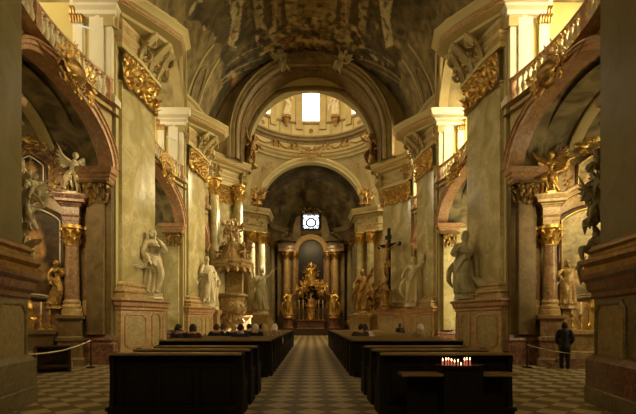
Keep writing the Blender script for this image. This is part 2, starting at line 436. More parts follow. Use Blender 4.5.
# painted motifs of the ceiling, in metres (arc length across the vault, distance along the nave)
FRESCO = []   # (polygon, colour)
def fresco_col(x, y, z):
    bx = barrel(x) if abs(x) < HW else 0
    if abs(x) > HW - .02 or z > bx + .05:      # lunette: plain stucco
        return mixc((.27, .215, .095), (.37, .30, .14), .5 + .5 * nz(x, y, 3, .8))
    th = atan2((z - SPR) / RISE, x / HW)       # 0 right wall .. pi left wall
    a = (th - pi / 2) * 8.6                    # arc metres, left positive
    aa = abs(a)
    # stucco pendentive over each pier
    edge = 6.6 + 2.6 * min([abs(y - c) for c in PC] + [9]) / 3
    if y > 27.7: edge = 8.8 + .9 * max(0, 30 - y)
    if aa > 7.3 + 1.0 * min([abs(y - q) / 3 for q in PC] + [2]) ** 1.5 + .15 * sin(y * 4) and y < 29.6:
        c = mixc((.16, .12, .048), (.26, .20, .085), .5 + .6 * nz(a, y, 5, .9))
        c = mixc(c, (.10, .075, .03), max(0, nz(a, y, 15, 1.8)) * .9)
        return c
    base = mixc((.065, .048, .02), (.17, .13, .056), .5 + .9 * nz(a, y, 1, .45))
    base = mixc(base, (.07, .05, .022), max(0, nz(a, y, 9, .9)) * 1.2)
    for P, c in FRESCO:
        if inpoly(aa, y, P): base = mixc(c, base, .22 + .2 * nz(a, y, 2, 2))
    for fa, fy, r1, r2, ca_, sa_, col in FIG.get(int(y * 2), ()):
        du, dv = a - fa, y - fy; e1 = (du * ca_ + dv * sa_) / r1; e2 = (dv * ca_ - du * sa_) / r2
        q = e1 * e1 + e2 * e2
        if q < 1: base = mixc(mixc(col, (.03, .022, .01), .5 * q), base, .15)
    # clouds of figures
    f = nz(a, y, 20, 1.5)
    if f > .1 and 27.4 < y < 30.4 and aa < 4.4: base = mixc(base, (.44, .33, .15), min(1, (f - .1) * 5))
    f = nz(a, y, 27, 2.6)
    if f > .15 and aa < 6: base = mixc(base, (.05, .04, .02), min(.8, (f - .15) * 4))
    return base
def wall_profile(xlist): return xlist
FRESCO += [
    ([(5.68, 23.81), (4.72, 24.44), (5.34, 26.07), (6.09, 27.62), (6.66, 26.8), (5.83, 25.27)], (.50, .41, .20)),
    ([(5.0, 23.0), (4.5, 23.2), (4.6, 25.6), (5.3, 27.6), (5.9, 28.0), (5.3, 26.07), (4.7, 24.4)], (.07, .052, .024)),
    ([(3.97, 23.6), (3.28, 23.8), (3.76, 27.53), (4.17, 27.49)], (.36, .28, .13)),
    ([(3.28, 23.8), (2.72, 24.2), (2.9, 27.9), (3.7, 27.5)], (.09, .065, .028)),
    ([(2.72, 24.0), (1.96, 24.2), (2.3, 27.99), (2.85, 27.97)], (.34, .23, .11)),
    ([(2.5, 24.0), (2.3, 24.2), (2.55, 27.9), (2.7, 27.9)], (.46, .37, .18)),
    ([(1.82, 24.0), (0, 24.0), (0, 27.0), (0.68, 28.06), (0.85, 28.52), (1.85, 27.2)], (.44, .34, .155)),
    ([(.95, 25.5), (0, 25.0), (0, 28.3), (.6, 28.2), (1.0, 27.0)], (.25, .185, .08)),
    ([(3.76, 27.53), (0.83, 28.04), (0.0, 29.2), (1.73, 30.0), (3.73, 29.04)], (.17, .125, .055)),
    ([(7.8, 28.19), (3.97, 28.9), (4.22, 30.62), (9.1, 28.88)], (.085, .064, .028)),
    ([(7.6, 28.6), (4.3, 29.6), (4.32, 29.85), (7.7, 28.95)], (.03, .022, .01)),
    ([(4.76, 28.38), (3.97, 28.9), (4.24, 30.73), (5.09, 30.1)], (.05, .045, .028)),
    ([(9.1, 28.88), (7.41, 31.79), (5.91, 33.09), (7.96, 28.57), (8.9, 27.2)], (.05, .036, .017)),
    ([(2.52, 29.63), (0.0, 29.8), (0.0, 30.2), (2.17, 30.3)], (.36, .28, .125)),
    ([(3.85, 29.29), (2.79, 28.19), (2.19, 28.61), (3.41, 29.97)], (.33, .25, .105)),
    ([(8.6, 28.7), (4.2, 30.2), (4.2, 30.32), (8.65, 28.85)], (.30, .23, .10)),
    ([(8.9, 28.95), (4.6, 30.75), (4.6, 30.85), (8.95, 29.1)], (.26, .2, .09)),
    ([(7.2, 28.3), (3.9, 28.95), (3.9, 29.05), (7.2, 28.42)], (.33, .26, .115)),
    ([(3.3, 24.0), (3.2, 24.0), (3.68, 27.6), (3.78, 27.55)], (.42, .33, .15)),
    ([(4.2, 24.0), (4.1, 24.0), (4.35, 27.6), (4.45, 27.5)], (.04, .03, .014)),
    ([(6.9, 27.0), (6.2, 27.9), (7.4, 28.4), (8.2, 27.4)], (.08, .06, .028)),
]
mb = MB(); mb.c = []; rows = []; NY = 460; NT = 260
for j in range(NY + 1):
    y = -7.5 + (31.4 + 7.5) * j / NY; row = []
    L = lun(y)
    for i in range(NT + 1):
        if i < 8: x = -12.3 + (12.3 - HW) * i / 8
        elif i > NT - 8: x = 12.3 - (12.3 - HW) * (NT - i) / 8
        else: x = -HW * cos(pi * (i - 8) / (NT - 16))
        z = max(barrel(x), L, SPR - .05)
        row.append((x, y, z)); mb.c.append(fresco_col(x, y, z))
    rows.append(row)
mb.grid(rows)
ceil = mb.build('ceiling', M['fresco'], smooth=60, recalc=False)
tag(ceil, 'painted nave vault with dark olive ceiling fresco of architecture and clouds', 'ceiling', kind='structure')

# stucco mouldings of the vault: groin edges of the lunettes and ribs over the piers
for s in (-1, 1):
    for a, b in BAYS[:2]:
        pts = []
        for q in range(61):
            y = a - .1 + (b - a + .2) * q / 60; L = lun(y)
            if L > SPR + .05: pts.append(Vector((HW * sqrt(max(0, 1 - ((L - SPR) / RISE) ** 2)), y, L - .02)))
        mb = MB(); mb.tube(pts, .11, 6); mb.tube([p + Vector((-.28, 0, .02 + .12)) for p in pts], .05, 6); mb.build('lunette_moulding', M['stucco'], parent=ceil, side=s)
    for c in PC:
        for e in (-1.15, 1.15):
            mb = MB(); mb.tube([Vector((HW * cos(t) - .02, c + e * (1 - .35 * q / 14), SPR + RISE * sin(t) - .02)) for q, t in [(q, .04 + .62 * q / 14) for q in range(15)]], .09, 6); mb.build('pier_rib', M['stucco'], parent=ceil, side=s)
        mb = MB(); P = [Vector((HW * cos(t) - .03, c + w_ * .62, SPR + RISE * sin(t) - .04)) for t, w_ in ((.2, -1), (.2, 1), (.34, 1.0), (.46, .7), (.52, 0), (.46, -.7), (.34, -1))]; mb.tube(P, .06, 6, closed=True); mb.build('cartouche_frame', M['arch'], parent=ceil, side=s)
# --- side walls: masses behind the piers, arcade wall with arches, gallery, chapels
def arch_pts(c, h, zs, rise, n=26):
    out = []
    for i in range(n + 1):
        a = pi - pi * i / n
        out.append((c + h * cos(a), zs + rise * sin(a)))
    return out
def arch_nrm(pts, h, rise, c, zs):
    return [Vector((0, (y - c) / h ** 2, (z - zs) / rise ** 2)).normalized() for y, z in pts]
def wx(y, a, b):
    t = (y - a) / (b - a); return 7.32 + .4 * max(0, sin(pi * min(1, max(0, t)))) ** .8
GAL, ZS = 9.45, 6.95                        # gallery floor, springing of the arcade
walls = {}
for s in (-1, 1):
    mb = MB()
    for c in [-.2] + PC:                  # masonry behind each pier
        mb.box(7.3, 12.4, c - 1.5, c + 1.3, 0, 18)
    mb.box(7.3, 12.4, 30.9, 33.5, 0, 22)
    mb.box(12.2, 12.6, -8, 33.5, 0, 18)
    mb.box(7.35, 12.6, -8, -1.6, 0, 18)
    for (a, b) in [(1.1, 7.2)] + BAYS:
        c, h = (a + b) / 2, (b - a) / 2
        rise = 2.05 if h > 2 else 1.7
        A = arch_pts(c, h, ZS + .25, rise)
        A = [(a, 0)] + A + [(b, 0)]
        for k in (0, 1):
            mb.grid([[(wx(y, a, b) if k == 0 else 8.45, y, z) for y, z in A], [(wx(y, a, b) if k == 0 else 8.45, y, GAL) for y, z in A]])
        mb.box(7.8, 12.4, a - .5, b + .5, GAL - .05, GAL + .08)
        mb.grid([[(wx(y, a, b), y, GAL + .08) for y, z in A], [(7.9, y, GAL + .08) for y, z in A]])
    w = mb.build('wall_' + SIDE[s], M['stucco'], side=s, smooth=30)
    tag(w, f'ochre {SIDE[s]} nave wall with arcade of chapel arches and gallery above', 'wall', kind='structure'); walls[s] = w
    for (a, b) in [(1.1, 7.2)] + BAYS:      # soffits and jambs
        c, h = (a + b) / 2, (b - a) / 2; A = [(a, 0)] + arch_pts(c, h, ZS + .25, 2.05 if h > 2 else 1.7) + [(b, 0)]
        mb = MB(); mb.grid([[(x0 + (8.45 - x0) * k, y, z) for y, z, x0 in [(y, z, wx(y, a, b) + .01) for y, z in A]] for k in (0, .5, 1)])
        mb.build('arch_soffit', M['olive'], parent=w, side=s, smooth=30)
    # chapels: curved painted niche behind each arch
    for bi, (a, b) in enumerate(BAYS):
        c, h = (a + b) / 2, (b - a) / 2 + .25
        mb = MB(); NA = 40; ra = 3.7
        ang = [-pi / 2 + pi * i / NA for i in range(NA + 1)]
        mb.grid([[(8.4 + ra * cos(t), c + h * sin(t), z) for t in ang] for z in (0, 2, 4, 6, ZS)])
        mb.grid([[(8.4 + ra * cos(t) * cos(p), c + h * sin(t) * cos(p), ZS + 2.15 * sin(p)) for t in ang] for p in [pi / 2 * k / 12 for k in range(13)]])
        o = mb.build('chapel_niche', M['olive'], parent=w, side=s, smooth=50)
        mb = MB()      # cornice band and ribs of the chapel
        path = [(8.45 + (ra - .02) * cos(t), c + (h - .02) * sin(t)) for t in ang]
        mb.sweep(path, [(0, ZS - .75), (.06, ZS - .7), (.06, ZS - .5), (.12, ZS - .45), (.1, ZS - .25), (.2, ZS - .12), (.22, ZS), (0, ZS + .02)], cap=False)
        for q in (.30, .62, .85):      # concentric stucco bands across the chapel vault
            w_ = sqrt(1 - q * q); P = [Vector((8.4 + ra * q, c + (h - .04) * w_ * cos(t), ZS + 2.12 * w_ * sin(t))) for t in [pi * e / 28 for e in range(29)]]
            N = [Vector((0, (p.y - c) / h ** 2, (p.z - ZS) / 4.6)).normalized() for p in P]
            mb.rail(P, N, (-1, 0, 0), [(.05, -.2), (-.05, -.2), (-.1, -.1), (-.1, .1), (-.05, .2), (.05, .2)])
        for t in (ang[5], ang[9], ang[14], ang[26], ang[31], ang[35]):
            x, y = 8.4 + (ra - .05) * cos(t), c + (h - .05) * sin(t)
            mb.cbox((x, y, 3.2), (.18, .18, 3.4), t)
        mb.build('chapel_moulding', M['stucco'], parent=w, side=s)
        # window of the gallery
        wnx = 12.15
        fr = MB(); pa = MB(); c0 = c
        hw = 1.35 if h > 2 else .8
        pa.box(wnx - .02, wnx + .03, c0 - hw, c0 + hw, 10.9, 14.6)
        for q in (-hw, hw): fr.box(wnx - .12, wnx + .05, c0 + q - .12, c0 + q + .12, 10.8, 14.8)
        fr.box(wnx - .14, wnx + .05, c0 - hw - .2, c0 + hw + .2, 10.7, 10.92); fr.box(wnx - .14, wnx + .05, c0 - hw - .2, c0 + hw + .2, 14.6, 14.85)
        for q in range(1, 4): fr.box(wnx - .07, wnx, c0 - hw + q * hw / 2 - .025, c0 - hw + q * hw / 2 + .025, 10.9, 14.6)
        for q in range(1, 5): fr.box(wnx - .07, wnx, c0 - hw, c0 + hw, 10.9 + q * .74 - .02, 10.9 + q * .74 + .02)
        n_ = (1 if s < 0 else 4) + bi
        wf = fr.build(f'window_{n_}', M['stucco_pale'], side=s, smooth=0)
        tag(wf, f'tall gridded gallery window in the {SIDE[s]} outer wall, bay {["nearest the viewer", "second from the viewer", "beside the crossing"][bi]}', 'window', kind='structure')
        pa.build('pane', M['pane'], parent=wf, side=s, smooth=0)
        # pale inner walls of the gallery bay
        g = MB()
        g.box(12.1, 12.2, a, c0 - hw - .12, GAL, 17); g.box(12.1, 12.2, c0 + hw + .12, b, GAL, 17)
        g.box(12.1, 12.2, c0 - hw - .12, c0 + hw + .12, GAL, 10.75); g.box(12.1, 12.2, c0 - hw - .12, c0 + hw + .12, 14.85, 17)
        for yy in (a + .3, b - .3):       # wall pilasters with gilt heads
            g.box(11.9, 12.12, yy - .28, yy + .28, GAL, 13.1)
        g.sweep([(12.15, b), (12.15, a)][::-1], [(0, 13.3), (.12, 13.35), (.12, 13.5), (.35, 13.6), (.4, 13.75), (0, 13.8)])
        g.build('gallery_back_wall', M['stucco_pale'], parent=w, side=s, smooth=0)
    # pilasters facing the viewer on the gallery, at both flanks of every pier
    for k, c in enumerate(PC[1:] + [32.3]):
        g = MB()
        e0 = c - 1.5
        g.box(7.32, 8.15, e0 - .22, e0 + .1, GAL + .1, 13.1); g.box(7.6, 7.9, e0 - .27, e0, GAL + .1, 13.1)
        P = [(8.6, e0 - .22), (7.25, e0 - .22), (7.25, e0 + .3)][::1]
        g.sweep(P, [(0, 12.75), (.08, 12.8), (.08, 12.95), (.2, 13.05), (.22, 13.12), (.42, 13.22), (.5, 13.5), (.5, 13.58), (0, 13.62)])
        g.sweep(P, [(0, GAL + .1), (.1, GAL + .1), (.1, GAL + .35), (0, GAL + .5)])
        g.build('gallery_pilaster', M['white'], parent=w, side=s, smooth=30)
        g = MB(); g.box(7.8, 12.2, e0 - .06, e0 + .05, GAL, 17); g.build('gallery_end_wall', M['yellow'], parent=w, side=s, smooth=0)
        g = MB(); g.box(8.42, 8.78, e0 - .16, e0, GAL + .1, 12.6); g.box(8.32, 8.88, e0 - .2, e0, 13.2, 13.5); g.box(8.34, 8.86, e0 - .2, e0, GAL + .1, GAL + .4); g.build('gallery_end_pilaster', M['white'], parent=w, side=s, smooth=0)
        g = MB()
        for q in range(10): leaf(g, (8.4 + (q % 5) * .1, e0 - .18, 12.55 + .28 * (q // 5)), (0, 0, 1), (0, -1, 0), .34, .17, .4)
        g.build('gallery_end_capital', M['gold_dark'], parent=w, side=s)
    # wall arch band over each gallery bay
    for bi, (a, b) in enumerate(BAYS):
        c, h = (a + b) / 2, (b - a) / 2
        if h < 2: c += .3; h += .5
        rise = 3.9 if h > 2.5 else 3.2
        P = [Vector((7.35, y, z)) for y, z in arch_pts(c, h, 12.4, rise, 32)]
        N = [Vector((0, (p.y - c) / h ** 2, (p.z - 12.4) / rise ** 2)).normalized() for p in P]
        mb = MB()
        mb.rail(P, N, (-1, 0, 0), [(-.06, -.4), (-.06, .1), (.06, .12), (.1, .2), (.3, .2), (.34, .12), (.5, .1), (.5, -.4)])
        mb.build('bay_arch', M['stucco'], parent=w, side=s)

# --- pink archivolts of the chapels with their imposts
tn = 0
rng = random.Random(3)
for s in (-1, 1):
    for bi, (a, b) in enumerate(BAYS):
        tn += 1
        c, h = (a + b) / 2, (b - a) / 2
        rise = 2.05 if h > 2 else 1.7
        P = [Vector((wx(y, a, b), y, z)) for y, z in arch_pts(c, h, ZS + .25, rise, 36)]
        N = arch_nrm([(p.y, p.z) for p in P], h, rise, c, ZS + .25)
        mb = MB()
        mb.rail(P, N, (-1, 0, 0), [(-.02, -.5), (-.02, .06), (.04, .09), (.1, .09), (.12, .15), (.2, .16), (.22, .22), (.28, .2), (.31, .08), (.31, -.2)])
        t_ = mb.build(f'trim_{tn}', M['pink'], side=s)
        tag(t_, f'pink marble arch moulding over the {["nearest", "second", "farthest"][bi]} chapel opening on the {SIDE[s]}', 'arch moulding', kind='structure')
        for yj, sg in ((b, 1), (a, -1)):
            # jamb pilaster under the arch: impost, gilt capital, shaft, base
            def pth(x0, x1, d0, d1):
                q = [(x1, yj + d1 * sg), (x1, yj - d0 * sg), (x0, yj - d0 * sg), (x0, yj + d1 * sg)]
                return q if sg > 0 else q[::-1]
            path = pth(7.3, 8.4, .1, .12); pp = pth(7.5, 8.1, .3, .02)
            im = MB(); im.sweep(pth(7.32, 8.3, .26, .12), [(0, 6.6), (.05, 6.63), (.05, 6.75), (.1, 6.8), (.1, 6.88), (.17, 6.93), (.19, 7.05), (.2, 7.12), (0, 7.15)])
            im.build('impost', M['pink'], parent=t_, side=s)
            bl, g = capital(pp, 5.85, 6.6, rng, .17, False, .7)
            bl.build('capital_bell', M['jamb'], parent=t_, side=s); g.build('gilt_capital', M['gold_dark'], parent=t_, side=s)
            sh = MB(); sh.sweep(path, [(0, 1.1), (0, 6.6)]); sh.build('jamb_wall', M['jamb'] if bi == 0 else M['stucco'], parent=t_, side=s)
            sh = MB(); sh.sweep(pp, [(0, 1.1), (0, 5.85)]); sh.build('jamb_pilaster', M['jamb'] if bi == 0 else M['shaft'], parent=t_, side=s)  # paler stone in the farther bays imitates the light on their jambs
            bs = MB(); bs.sweep(path, [(.16, 0), (.16, .75), (.08, .8), (.12, .9), (.02, 1.1)]); bs.build('jamb_base', M['red'], parent=t_, side=s)
        # string course carrying the balustrade
        mb = MB(); path = [(7.5, b + .3), (7.35, b + .3), (7.35, a - .3), (7.5, a - .3)]
        path = [(7.35, a - .3), (7.35, b + .3)][::-1]
        mb.sweep([(wx(b + .3 - (b - a + .6) * q / 30, a, b), b + .3 - (b - a + .6) * q / 30) for q in range(31)], [(-.2, 9.18), (.02, 9.2), (.03, 9.36), (.07, 9.42), (.08, 9.52), (-.2, 9.54)], cap=False)
        st = mb.build('string_course', M['pink'], parent=t_, side=s)

# ================================================================== PIERS
PED = [(7.4, -1.5), (7.08, -1.5), (6.45, -.3), (6.2, .4), (6.3, 1.2), (7.08, 1.65), (7.4, 1.65)]
SHF = [(7.4, -1.3), (7.12, -1.3), (6.9, -.5), (6.85, .4), (6.75, 1.1), (7.0, 1.3), (7.4, 1.3)]
ENT = [(7.5, -1.42), (7.08, -1.42), (6.84, -.5), (6.76, .4), (6.66, 1.12), (6.95, 1.4), (7.5, 1.4)]
COR = [(7.6, -1.5), (7.05, -1.5), (6.15, -.3), (5.8, .3), (5.9, .9), (6.6, 1.45), (7.6, 1.5)]
CPROF = [(-.75, 12.86), (-.3, 12.9), (-.02, 12.98), (.04, 13.06), (.42, 13.12), (.44, 13.27), (.52, 13.31), (.57, 13.4), (.7, 13.5), (.7, 13.57), (-.75, 13.6)]
def off(path, d): return [(x, y + d) for x, y in path]
def entab_prof(z, k=1.0):
    return [(-.02, z), (.02, z), (.02, z + .2 * k), (.07, z + .22 * k), (.07, z + .42 * k), (.13, z + .46 * k), (.16, z + .52 * k), (.08, z + .56 * k), (.1, z + .98 * k), (.17, z + 1.02 * k),
            (.2, z + 1.1 * k), (.34, z + 1.14 * k), (.36, z + 1.2 * k), (.78, z + 1.26 * k), (.8, z + 1.4 * k), (.87, z + 1.43 * k), (.9, z + 1.5 * k), (1.02, z + 1.62 * k), (1.02, z + 1.68 * k), (-.1, z + 1.72 * k)]
def pier(name, label, s, c, ped, shf, ent, mats, zc=(10.65, 11.85), ent_z=11.85, group=None, facets=((1, 2), (2, 3), (3, 4)), ly=None):
    root = thing(name, label, 'pier', (s * 7, ly or c, 0), group=group)
    P, S, E = off(ped, c), off(shf, c), off(ent, c)
    mb = MB(); mb.sweep(P, [(.16, 0), (.16, .3), (.1, .36), (.06, .42), (0, .46), (0, 2.0)])
    pd = mb.build('pedestal', M[mats[0]], root, side=s)
    ring, inn = MB(), MB()
    for i, j in facets: panel(ring, inn, P[i], P[j], .42, 2.02, .2 if i == facets[0][0] else .14)
    ring.build('panel_frame', M[mats[3]], pd, side=s); inn.build('panel', M['panelgrey'], pd, side=s, recalc=False)
    mb = MB(); mb.sweep(P, [(0, 1.98), (.05, 2.02), (.05, 2.1), (.12, 2.16), (.14, 2.3), (.22, 2.36), (.22, 2.44), (-.1, 2.48)])
    mb.build('pedestal_cap', M[mats[1]], root, side=s)
    mb = MB(); mb.sweep(S, [(.3, 2.44), (.3, 2.6), (.24, 2.63), (.3, 2.7), (.28, 2.78), (.14, 2.84), (.13, 2.9), (.18, 2.95), (.15, 3.02), (0, 3.1)])
    mb.build('shaft_base', M[mats[4]], root, side=s)
    mb = MB(); mb.sweep(S, [(0, 3.08), (0, zc[0] - .1), (.05, zc[0] - .08), (.05, zc[0]), (0, zc[0] + .01)])
    mb.build('shaft', M[mats[2]], root, side=s, smooth=30)
    r = random.Random(int(c * 10))
    if zc[1] > 0:
        bl, g = capital(S[1:6], zc[0], zc[1], r, .21)
        bl.build('capital_bell', M['stucco_pale'], root, side=s); g.build('gilt_capital', M['gold'], root, side=s)
        cor = off(COR, c) if c else C3
        cp = CPROF if c else [(o_ * .75, z) for o_, z in CPROF]
        mb = MB(); mb.sweep(E, [(-.02, ent_z - .02), (.03, ent_z), (.03, ent_z + .2), (.07, ent_z + .22), (.07, ent_z + .42), (.13, ent_z + .46), (.16, ent_z + .52), (.05, ent_z + .56), (.05, 12.9), (-.02, 12.92)])
        en = mb.build('architrave', M['stucco_pale'], root, side=s, smooth=30)
        mb = MB(); mb.sweep(cor, cp); mb.build('cornice', M['stucco_pale'], root, side=s, smooth=30)
        mb = MB(); mb.sweep(cor, [(cp[4][0] + .005, 13.14), (cp[5][0] + .03, 13.17), (cp[5][0] + .03, 13.24), (cp[5][0] + .005, 13.26)], cap=False)
        mb.sweep(E, [(.03, ent_z + .24), (.085, ent_z + .26), (.085, ent_z + .38), (.03, ent_z + .4)], cap=False); mb.build('pink_fillet', M['pink'], en, side=s)
        mb = MB(); mb.sweep(E, [(.045, ent_z + .62), (.07, ent_z + .64), (.07, ent_z + .9), (.045, ent_z + .92)], cap=False); mb.build('frieze_panel', M['dado'], en, side=s)
        for q in (2, 3, 4):      # scroll brackets under the overhang
            p, w_ = Vector(E[q]), Vector(cor[q]); n = (w_ - p).normalized(); L_ = (w_ - p).length; t = Vector((-n.y, n.x, 0)); N3 = Vector((n.x, n.y, 0)); o = MB()
            for e in (-.12, 0, .12):
                b_ = Vector((p.x, p.y, 0)) + t * e
                limb(o, [b_ + N3 * .08 + Vector((0, 0, ent_z + .1)), b_ + N3 * .2 + Vector((0, 0, ent_z + .45)), b_ + N3 * (L_ * .55) + Vector((0, 0, ent_z + .8)), b_ + N3 * (L_ * .95) + Vector((0, 0, 12.98))], [.07, .09, .1, .08], 6)
            spiral(o, Vector((p.x, p.y, ent_z + .3)) + N3 * .3 - t * .2, N3, Vector((0, 0, 1)), t, .2, 1.3, .06, 0, -1)
            spiral(o, Vector((p.x, p.y, 12.75)) + N3 * (L_ * .75) - t * .2, N3, Vector((0, 0, 1)), t, .2, 1.3, .06, pi, 1)
            o.build('scroll_bracket', M['stucco'], en, side=s)
            o = MB(); rocaille(o, (p.x + n.x * .35, p.y + n.y * .35, ent_z + .62), t, (0, 0, 1), N3, .3, .3, r, 14, 1.0); o.build('gilt_scrollwork', M['gold_dark'], en, side=s)
        mb = MB(); mb.sweep(off([(x + .15, y) for x, y in ent], c), [(0, 13.5), (0, 13.62), (.05, 13.7), (-.05, 13.8), (-.05, 14.5), (.1, 14.6), (.12, 14.75), (-.2, 14.8)])
        mb.build('attic_block', M['stucco'], root, side=s)
        mb = MB(); mb.sweep(off([(8.3, -1.52), (7.25, -1.52), (7.25, 1.42), (8.3, 1.42)], c), [(0, 0), (0, 11.9)])
        mb.build('backing_pilaster', M['stucco_pale'], root, side=s, smooth=0)
    return root
MN = ('dado', 'pink', 'shaft', 'pink', 'dado')
for s in (-1, 1):
    pier('marble_pier', f'cream marble pier with gilded capital, nearest lit pier on the {SIDE[s]} of the nave', s, PC[1], PED, SHF, ENT, MN)
    pier('marble_pier', f'cream marble pier with gilded capital, second lit pier on the {SIDE[s]} of the nave', s, PC[2], PED, SHF, ENT, MN)
# near piers under the organ loft: only the lower part is in view
NP = [(7.3, -2.6), (5.15, -2.6), (5.3, -1.6), (5.55, -.5), (5.72, -.2), (7.3, -.2)]
NS = [(7.3, -2.4), (5.45, -2.4), (5.55, -1.5), (5.72, -.2), (5.95, -.05), (7.3, -.05)]
NPD = [(7.3, -2.6), (5.0, -2.6), (5.2, -1.7), (5.5, -.35), (5.72, -.1), (7.3, -.1)]
for s in (-1, 1):
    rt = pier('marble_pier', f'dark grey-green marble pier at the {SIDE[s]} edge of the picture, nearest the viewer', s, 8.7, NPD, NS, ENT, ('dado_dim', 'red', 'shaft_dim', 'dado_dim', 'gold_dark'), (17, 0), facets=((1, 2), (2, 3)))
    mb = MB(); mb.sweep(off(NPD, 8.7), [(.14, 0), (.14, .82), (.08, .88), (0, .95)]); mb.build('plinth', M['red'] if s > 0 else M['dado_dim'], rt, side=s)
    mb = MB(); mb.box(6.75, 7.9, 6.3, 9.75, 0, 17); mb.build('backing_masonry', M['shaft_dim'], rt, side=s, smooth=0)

# crossing piers set diagonally
P3 = [(8.2, 30.75), (7.1, 30.75), (6.85, 31.2), (5.2, 33.2), (5.35, 33.7), (6.4, 34.3), (8.2, 34.6)]
S3 = [(8.2, 30.95), (7.2, 30.95), (7.0, 31.45), (5.55, 33.25), (5.65, 33.6), (6.5, 34.1), (8.2, 34.4)]
E3 = [(8.2, 30.9), (7.15, 30.9), (6.97, 31.4), (5.45, 33.2), (5.6, 33.65), (6.45, 34.15), (8.2, 34.4)]
C3 = [(8.2, 30.7), (7.05, 30.7), (6.75, 31.1), (5.1, 33.05), (5.3, 33.8), (6.4, 34.35), (8.2, 34.55)]
for s in (-1, 1):
    pier('marble_pier', f'broad diagonal pier on the {SIDE[s]} of the crossing, bearing the {"pulpit" if s < 0 else "crucifix"}', s, 0, P3, S3, E3, MN, facets=((2, 3), (3, 4)), ly=32.5)
rngc = random.Random(12)
def column(mb_shaft, mb_base, mb_cap, x, y, r, z0, z1, rng, caph=.9):
    mb_base.lathe([(r * 1.45, z0), (r * 1.45, z0 + .18), (r * 1.3, z0 + .2), (r * 1.38, z0 + .3), (r * 1.12, z0 + .38), (r * 1.22, z0 + .46), (r * 1.02, z0 + .55)], (x, y, 0), 20)
    mb_shaft.lathe([(r, z0 + .5), (r * 1.01, z0 + (z1 - z0) * .35), (r * .88, z1 - caph)], (x, y, 0), 24)
    mb_cap.lathe([(r * .9, z1 - caph), (r * .98, z1 - caph + .04), (r * .9, z1 - caph + .1), (r * 1.1, z1 - .15), (r * 1.5, z1 - .12), (r * 1.5, z1)], (x, y, 0), 16)
    for row, (zz, hh) in enumerate(((z1 - caph + .08, .45), (z1 - caph + .3, .5))):
        for i in range(8):
            a = 2 * pi * (i + .5 * row) / 8; d = Vector((cos(a), sin(a), 0))
            leaf(mb_cap, Vector((x, y, zz)) + d * r * .95, (0, 0, 1), d, caph * hh, r * .75, .6, 5)
    for i in range(4):
        a = pi / 4 + pi / 2 * i; d = Vector((cos(a), sin(a), 0))
        spiral(mb_cap, Vector((x, y, z1 - .28 * caph)) + d * r * 1.15, d, Vector((0, 0, 1)), d.cross(Vector((0, 0, 1))), r * .42, 1.3, .035, 0, 1)
for s in (-1, 1):
    root = [o for o in COL.objects if o.type == 'EMPTY' and o.get('label', '').startswith(f'broad diagonal pier on the {SIDE[s]}')][0]
    for x, y in ((5.5, 32.65), (6.95, 30.95))[:2 if s < 0 else 0]:
        a, b, cc = MB(), MB(), MB(); column(a, b, cc, x, y, .36, 2.44, 11.85, rngc, 1.2)
        c_ = a.build('column', M['shaft'], root, side=s); b.build('column_base', M['dado'], c_, side=s); cc.build('gilt_capital', M['gold'], c_, side=s)
# far crossing piers with paired columns
for s in (-1, 1):
    root = thing('marble_pier', f'far {SIDE[s]} crossing pier with paired columns, in front of the chancel', 'pier', (s * 6.2, 46, 0))
    P = [(9, 44.2), (7.2, 44.4), (5.1, 46.3), (5.2, 47.6), (9, 47.6)]
    mb = MB(); mb.sweep(P, [(.9, 0), (.9, 2.1), (1.0, 2.2), (1.0, 2.4), (0, 2.4), (0, 13.4)]); mb.build('pier_body', M['dado'], root, side=s, smooth=20)
    a, b, cc = MB(), MB(), MB()
    for x, y in ((6.15, 44.45), (5.2, 45.3)): column(a, b, cc, x, y, .4, 2.4, 10.9, rngc, 1.2)
    a.build('column', M['shaft'], root, side=s); b.build('column_base', M['dado'], root, side=s); cc.build('gilt_capital', M['gold'], root, side=s)
    E = [(9, 43.8), (6.9, 43.8), (4.95, 45.2), (4.9, 47.6), (9, 47.6)]
    mb = MB(); mb.sweep(E, [(o * .7, z) for o, z in entab_prof(10.9, 1.45)]); mb.build('entablature', M['stucco'], root, side=s, smooth=30)
    mb = MB(); rocaille(mb, (5.9, 44.4, 11.9), (1, -.72, 0), (0, 0, 1), (-.6, -.8, 0), 1.1, .45, rngc, 26, 1.0)
    rocaille(mb, (5.6, 44.0, 13.9), (1, -.72, 0), (0, 0, 1), (-.6, -.8, 0), .6, .9, rngc, 22, .9)
    mb.build('gilt_ornament', M['gold_dark'], root, side=s)

# ================================================================== CROSSING: arches, pendentives, dome, chancel
def big_arch(y0, y1, r_in, r_out, zc, zf, prof_band, name, label, m1, m2, cart=True):
    """round arch across the nave: soffit band and stepped front archivolt"""
    def ring(r, y, n=48):
        pts = [(r, y, zf)] + [(r * cos(pi * i / n), y, zc + r * sin(pi * i / n)) for i in range(n + 1)] + [(-r, y, zf)]
        return pts
    mb = MB(); rows = []
    for r, y in prof_band: rows.append(ring(r, y))
    mb.grid(rows)
    o = mb.build(name, m1, smooth=35); tag(o, label, 'arch', kind='structure')
    return o
ARC_Z, SPZ = 15.1, 13.4
tn += 1
o = big_arch(30.6, 34.6, 4.75, 6.2, ARC_Z, SPZ, [(6.05, 31.15), (5.95, 30.85), (5.8, 30.75), (5.74, 30.88), (5.55, 30.92), (5.5, 31.05), (5.4, 31.0), (5.3, 31.05), (5.22, 31.2)],
    f'trim_{tn}', 'great moulded arch opening from the nave into the domed crossing', M['arch'], None)
mb = MB(); n = 48
def ringp(r, y, zc=ARC_Z, zf=SPZ, n=48): return [(r, y, zf)] + [(r * cos(pi * i / n), y, zc + r * sin(pi * i / n)) for i in range(n + 1)] + [(-r, y, zf)]
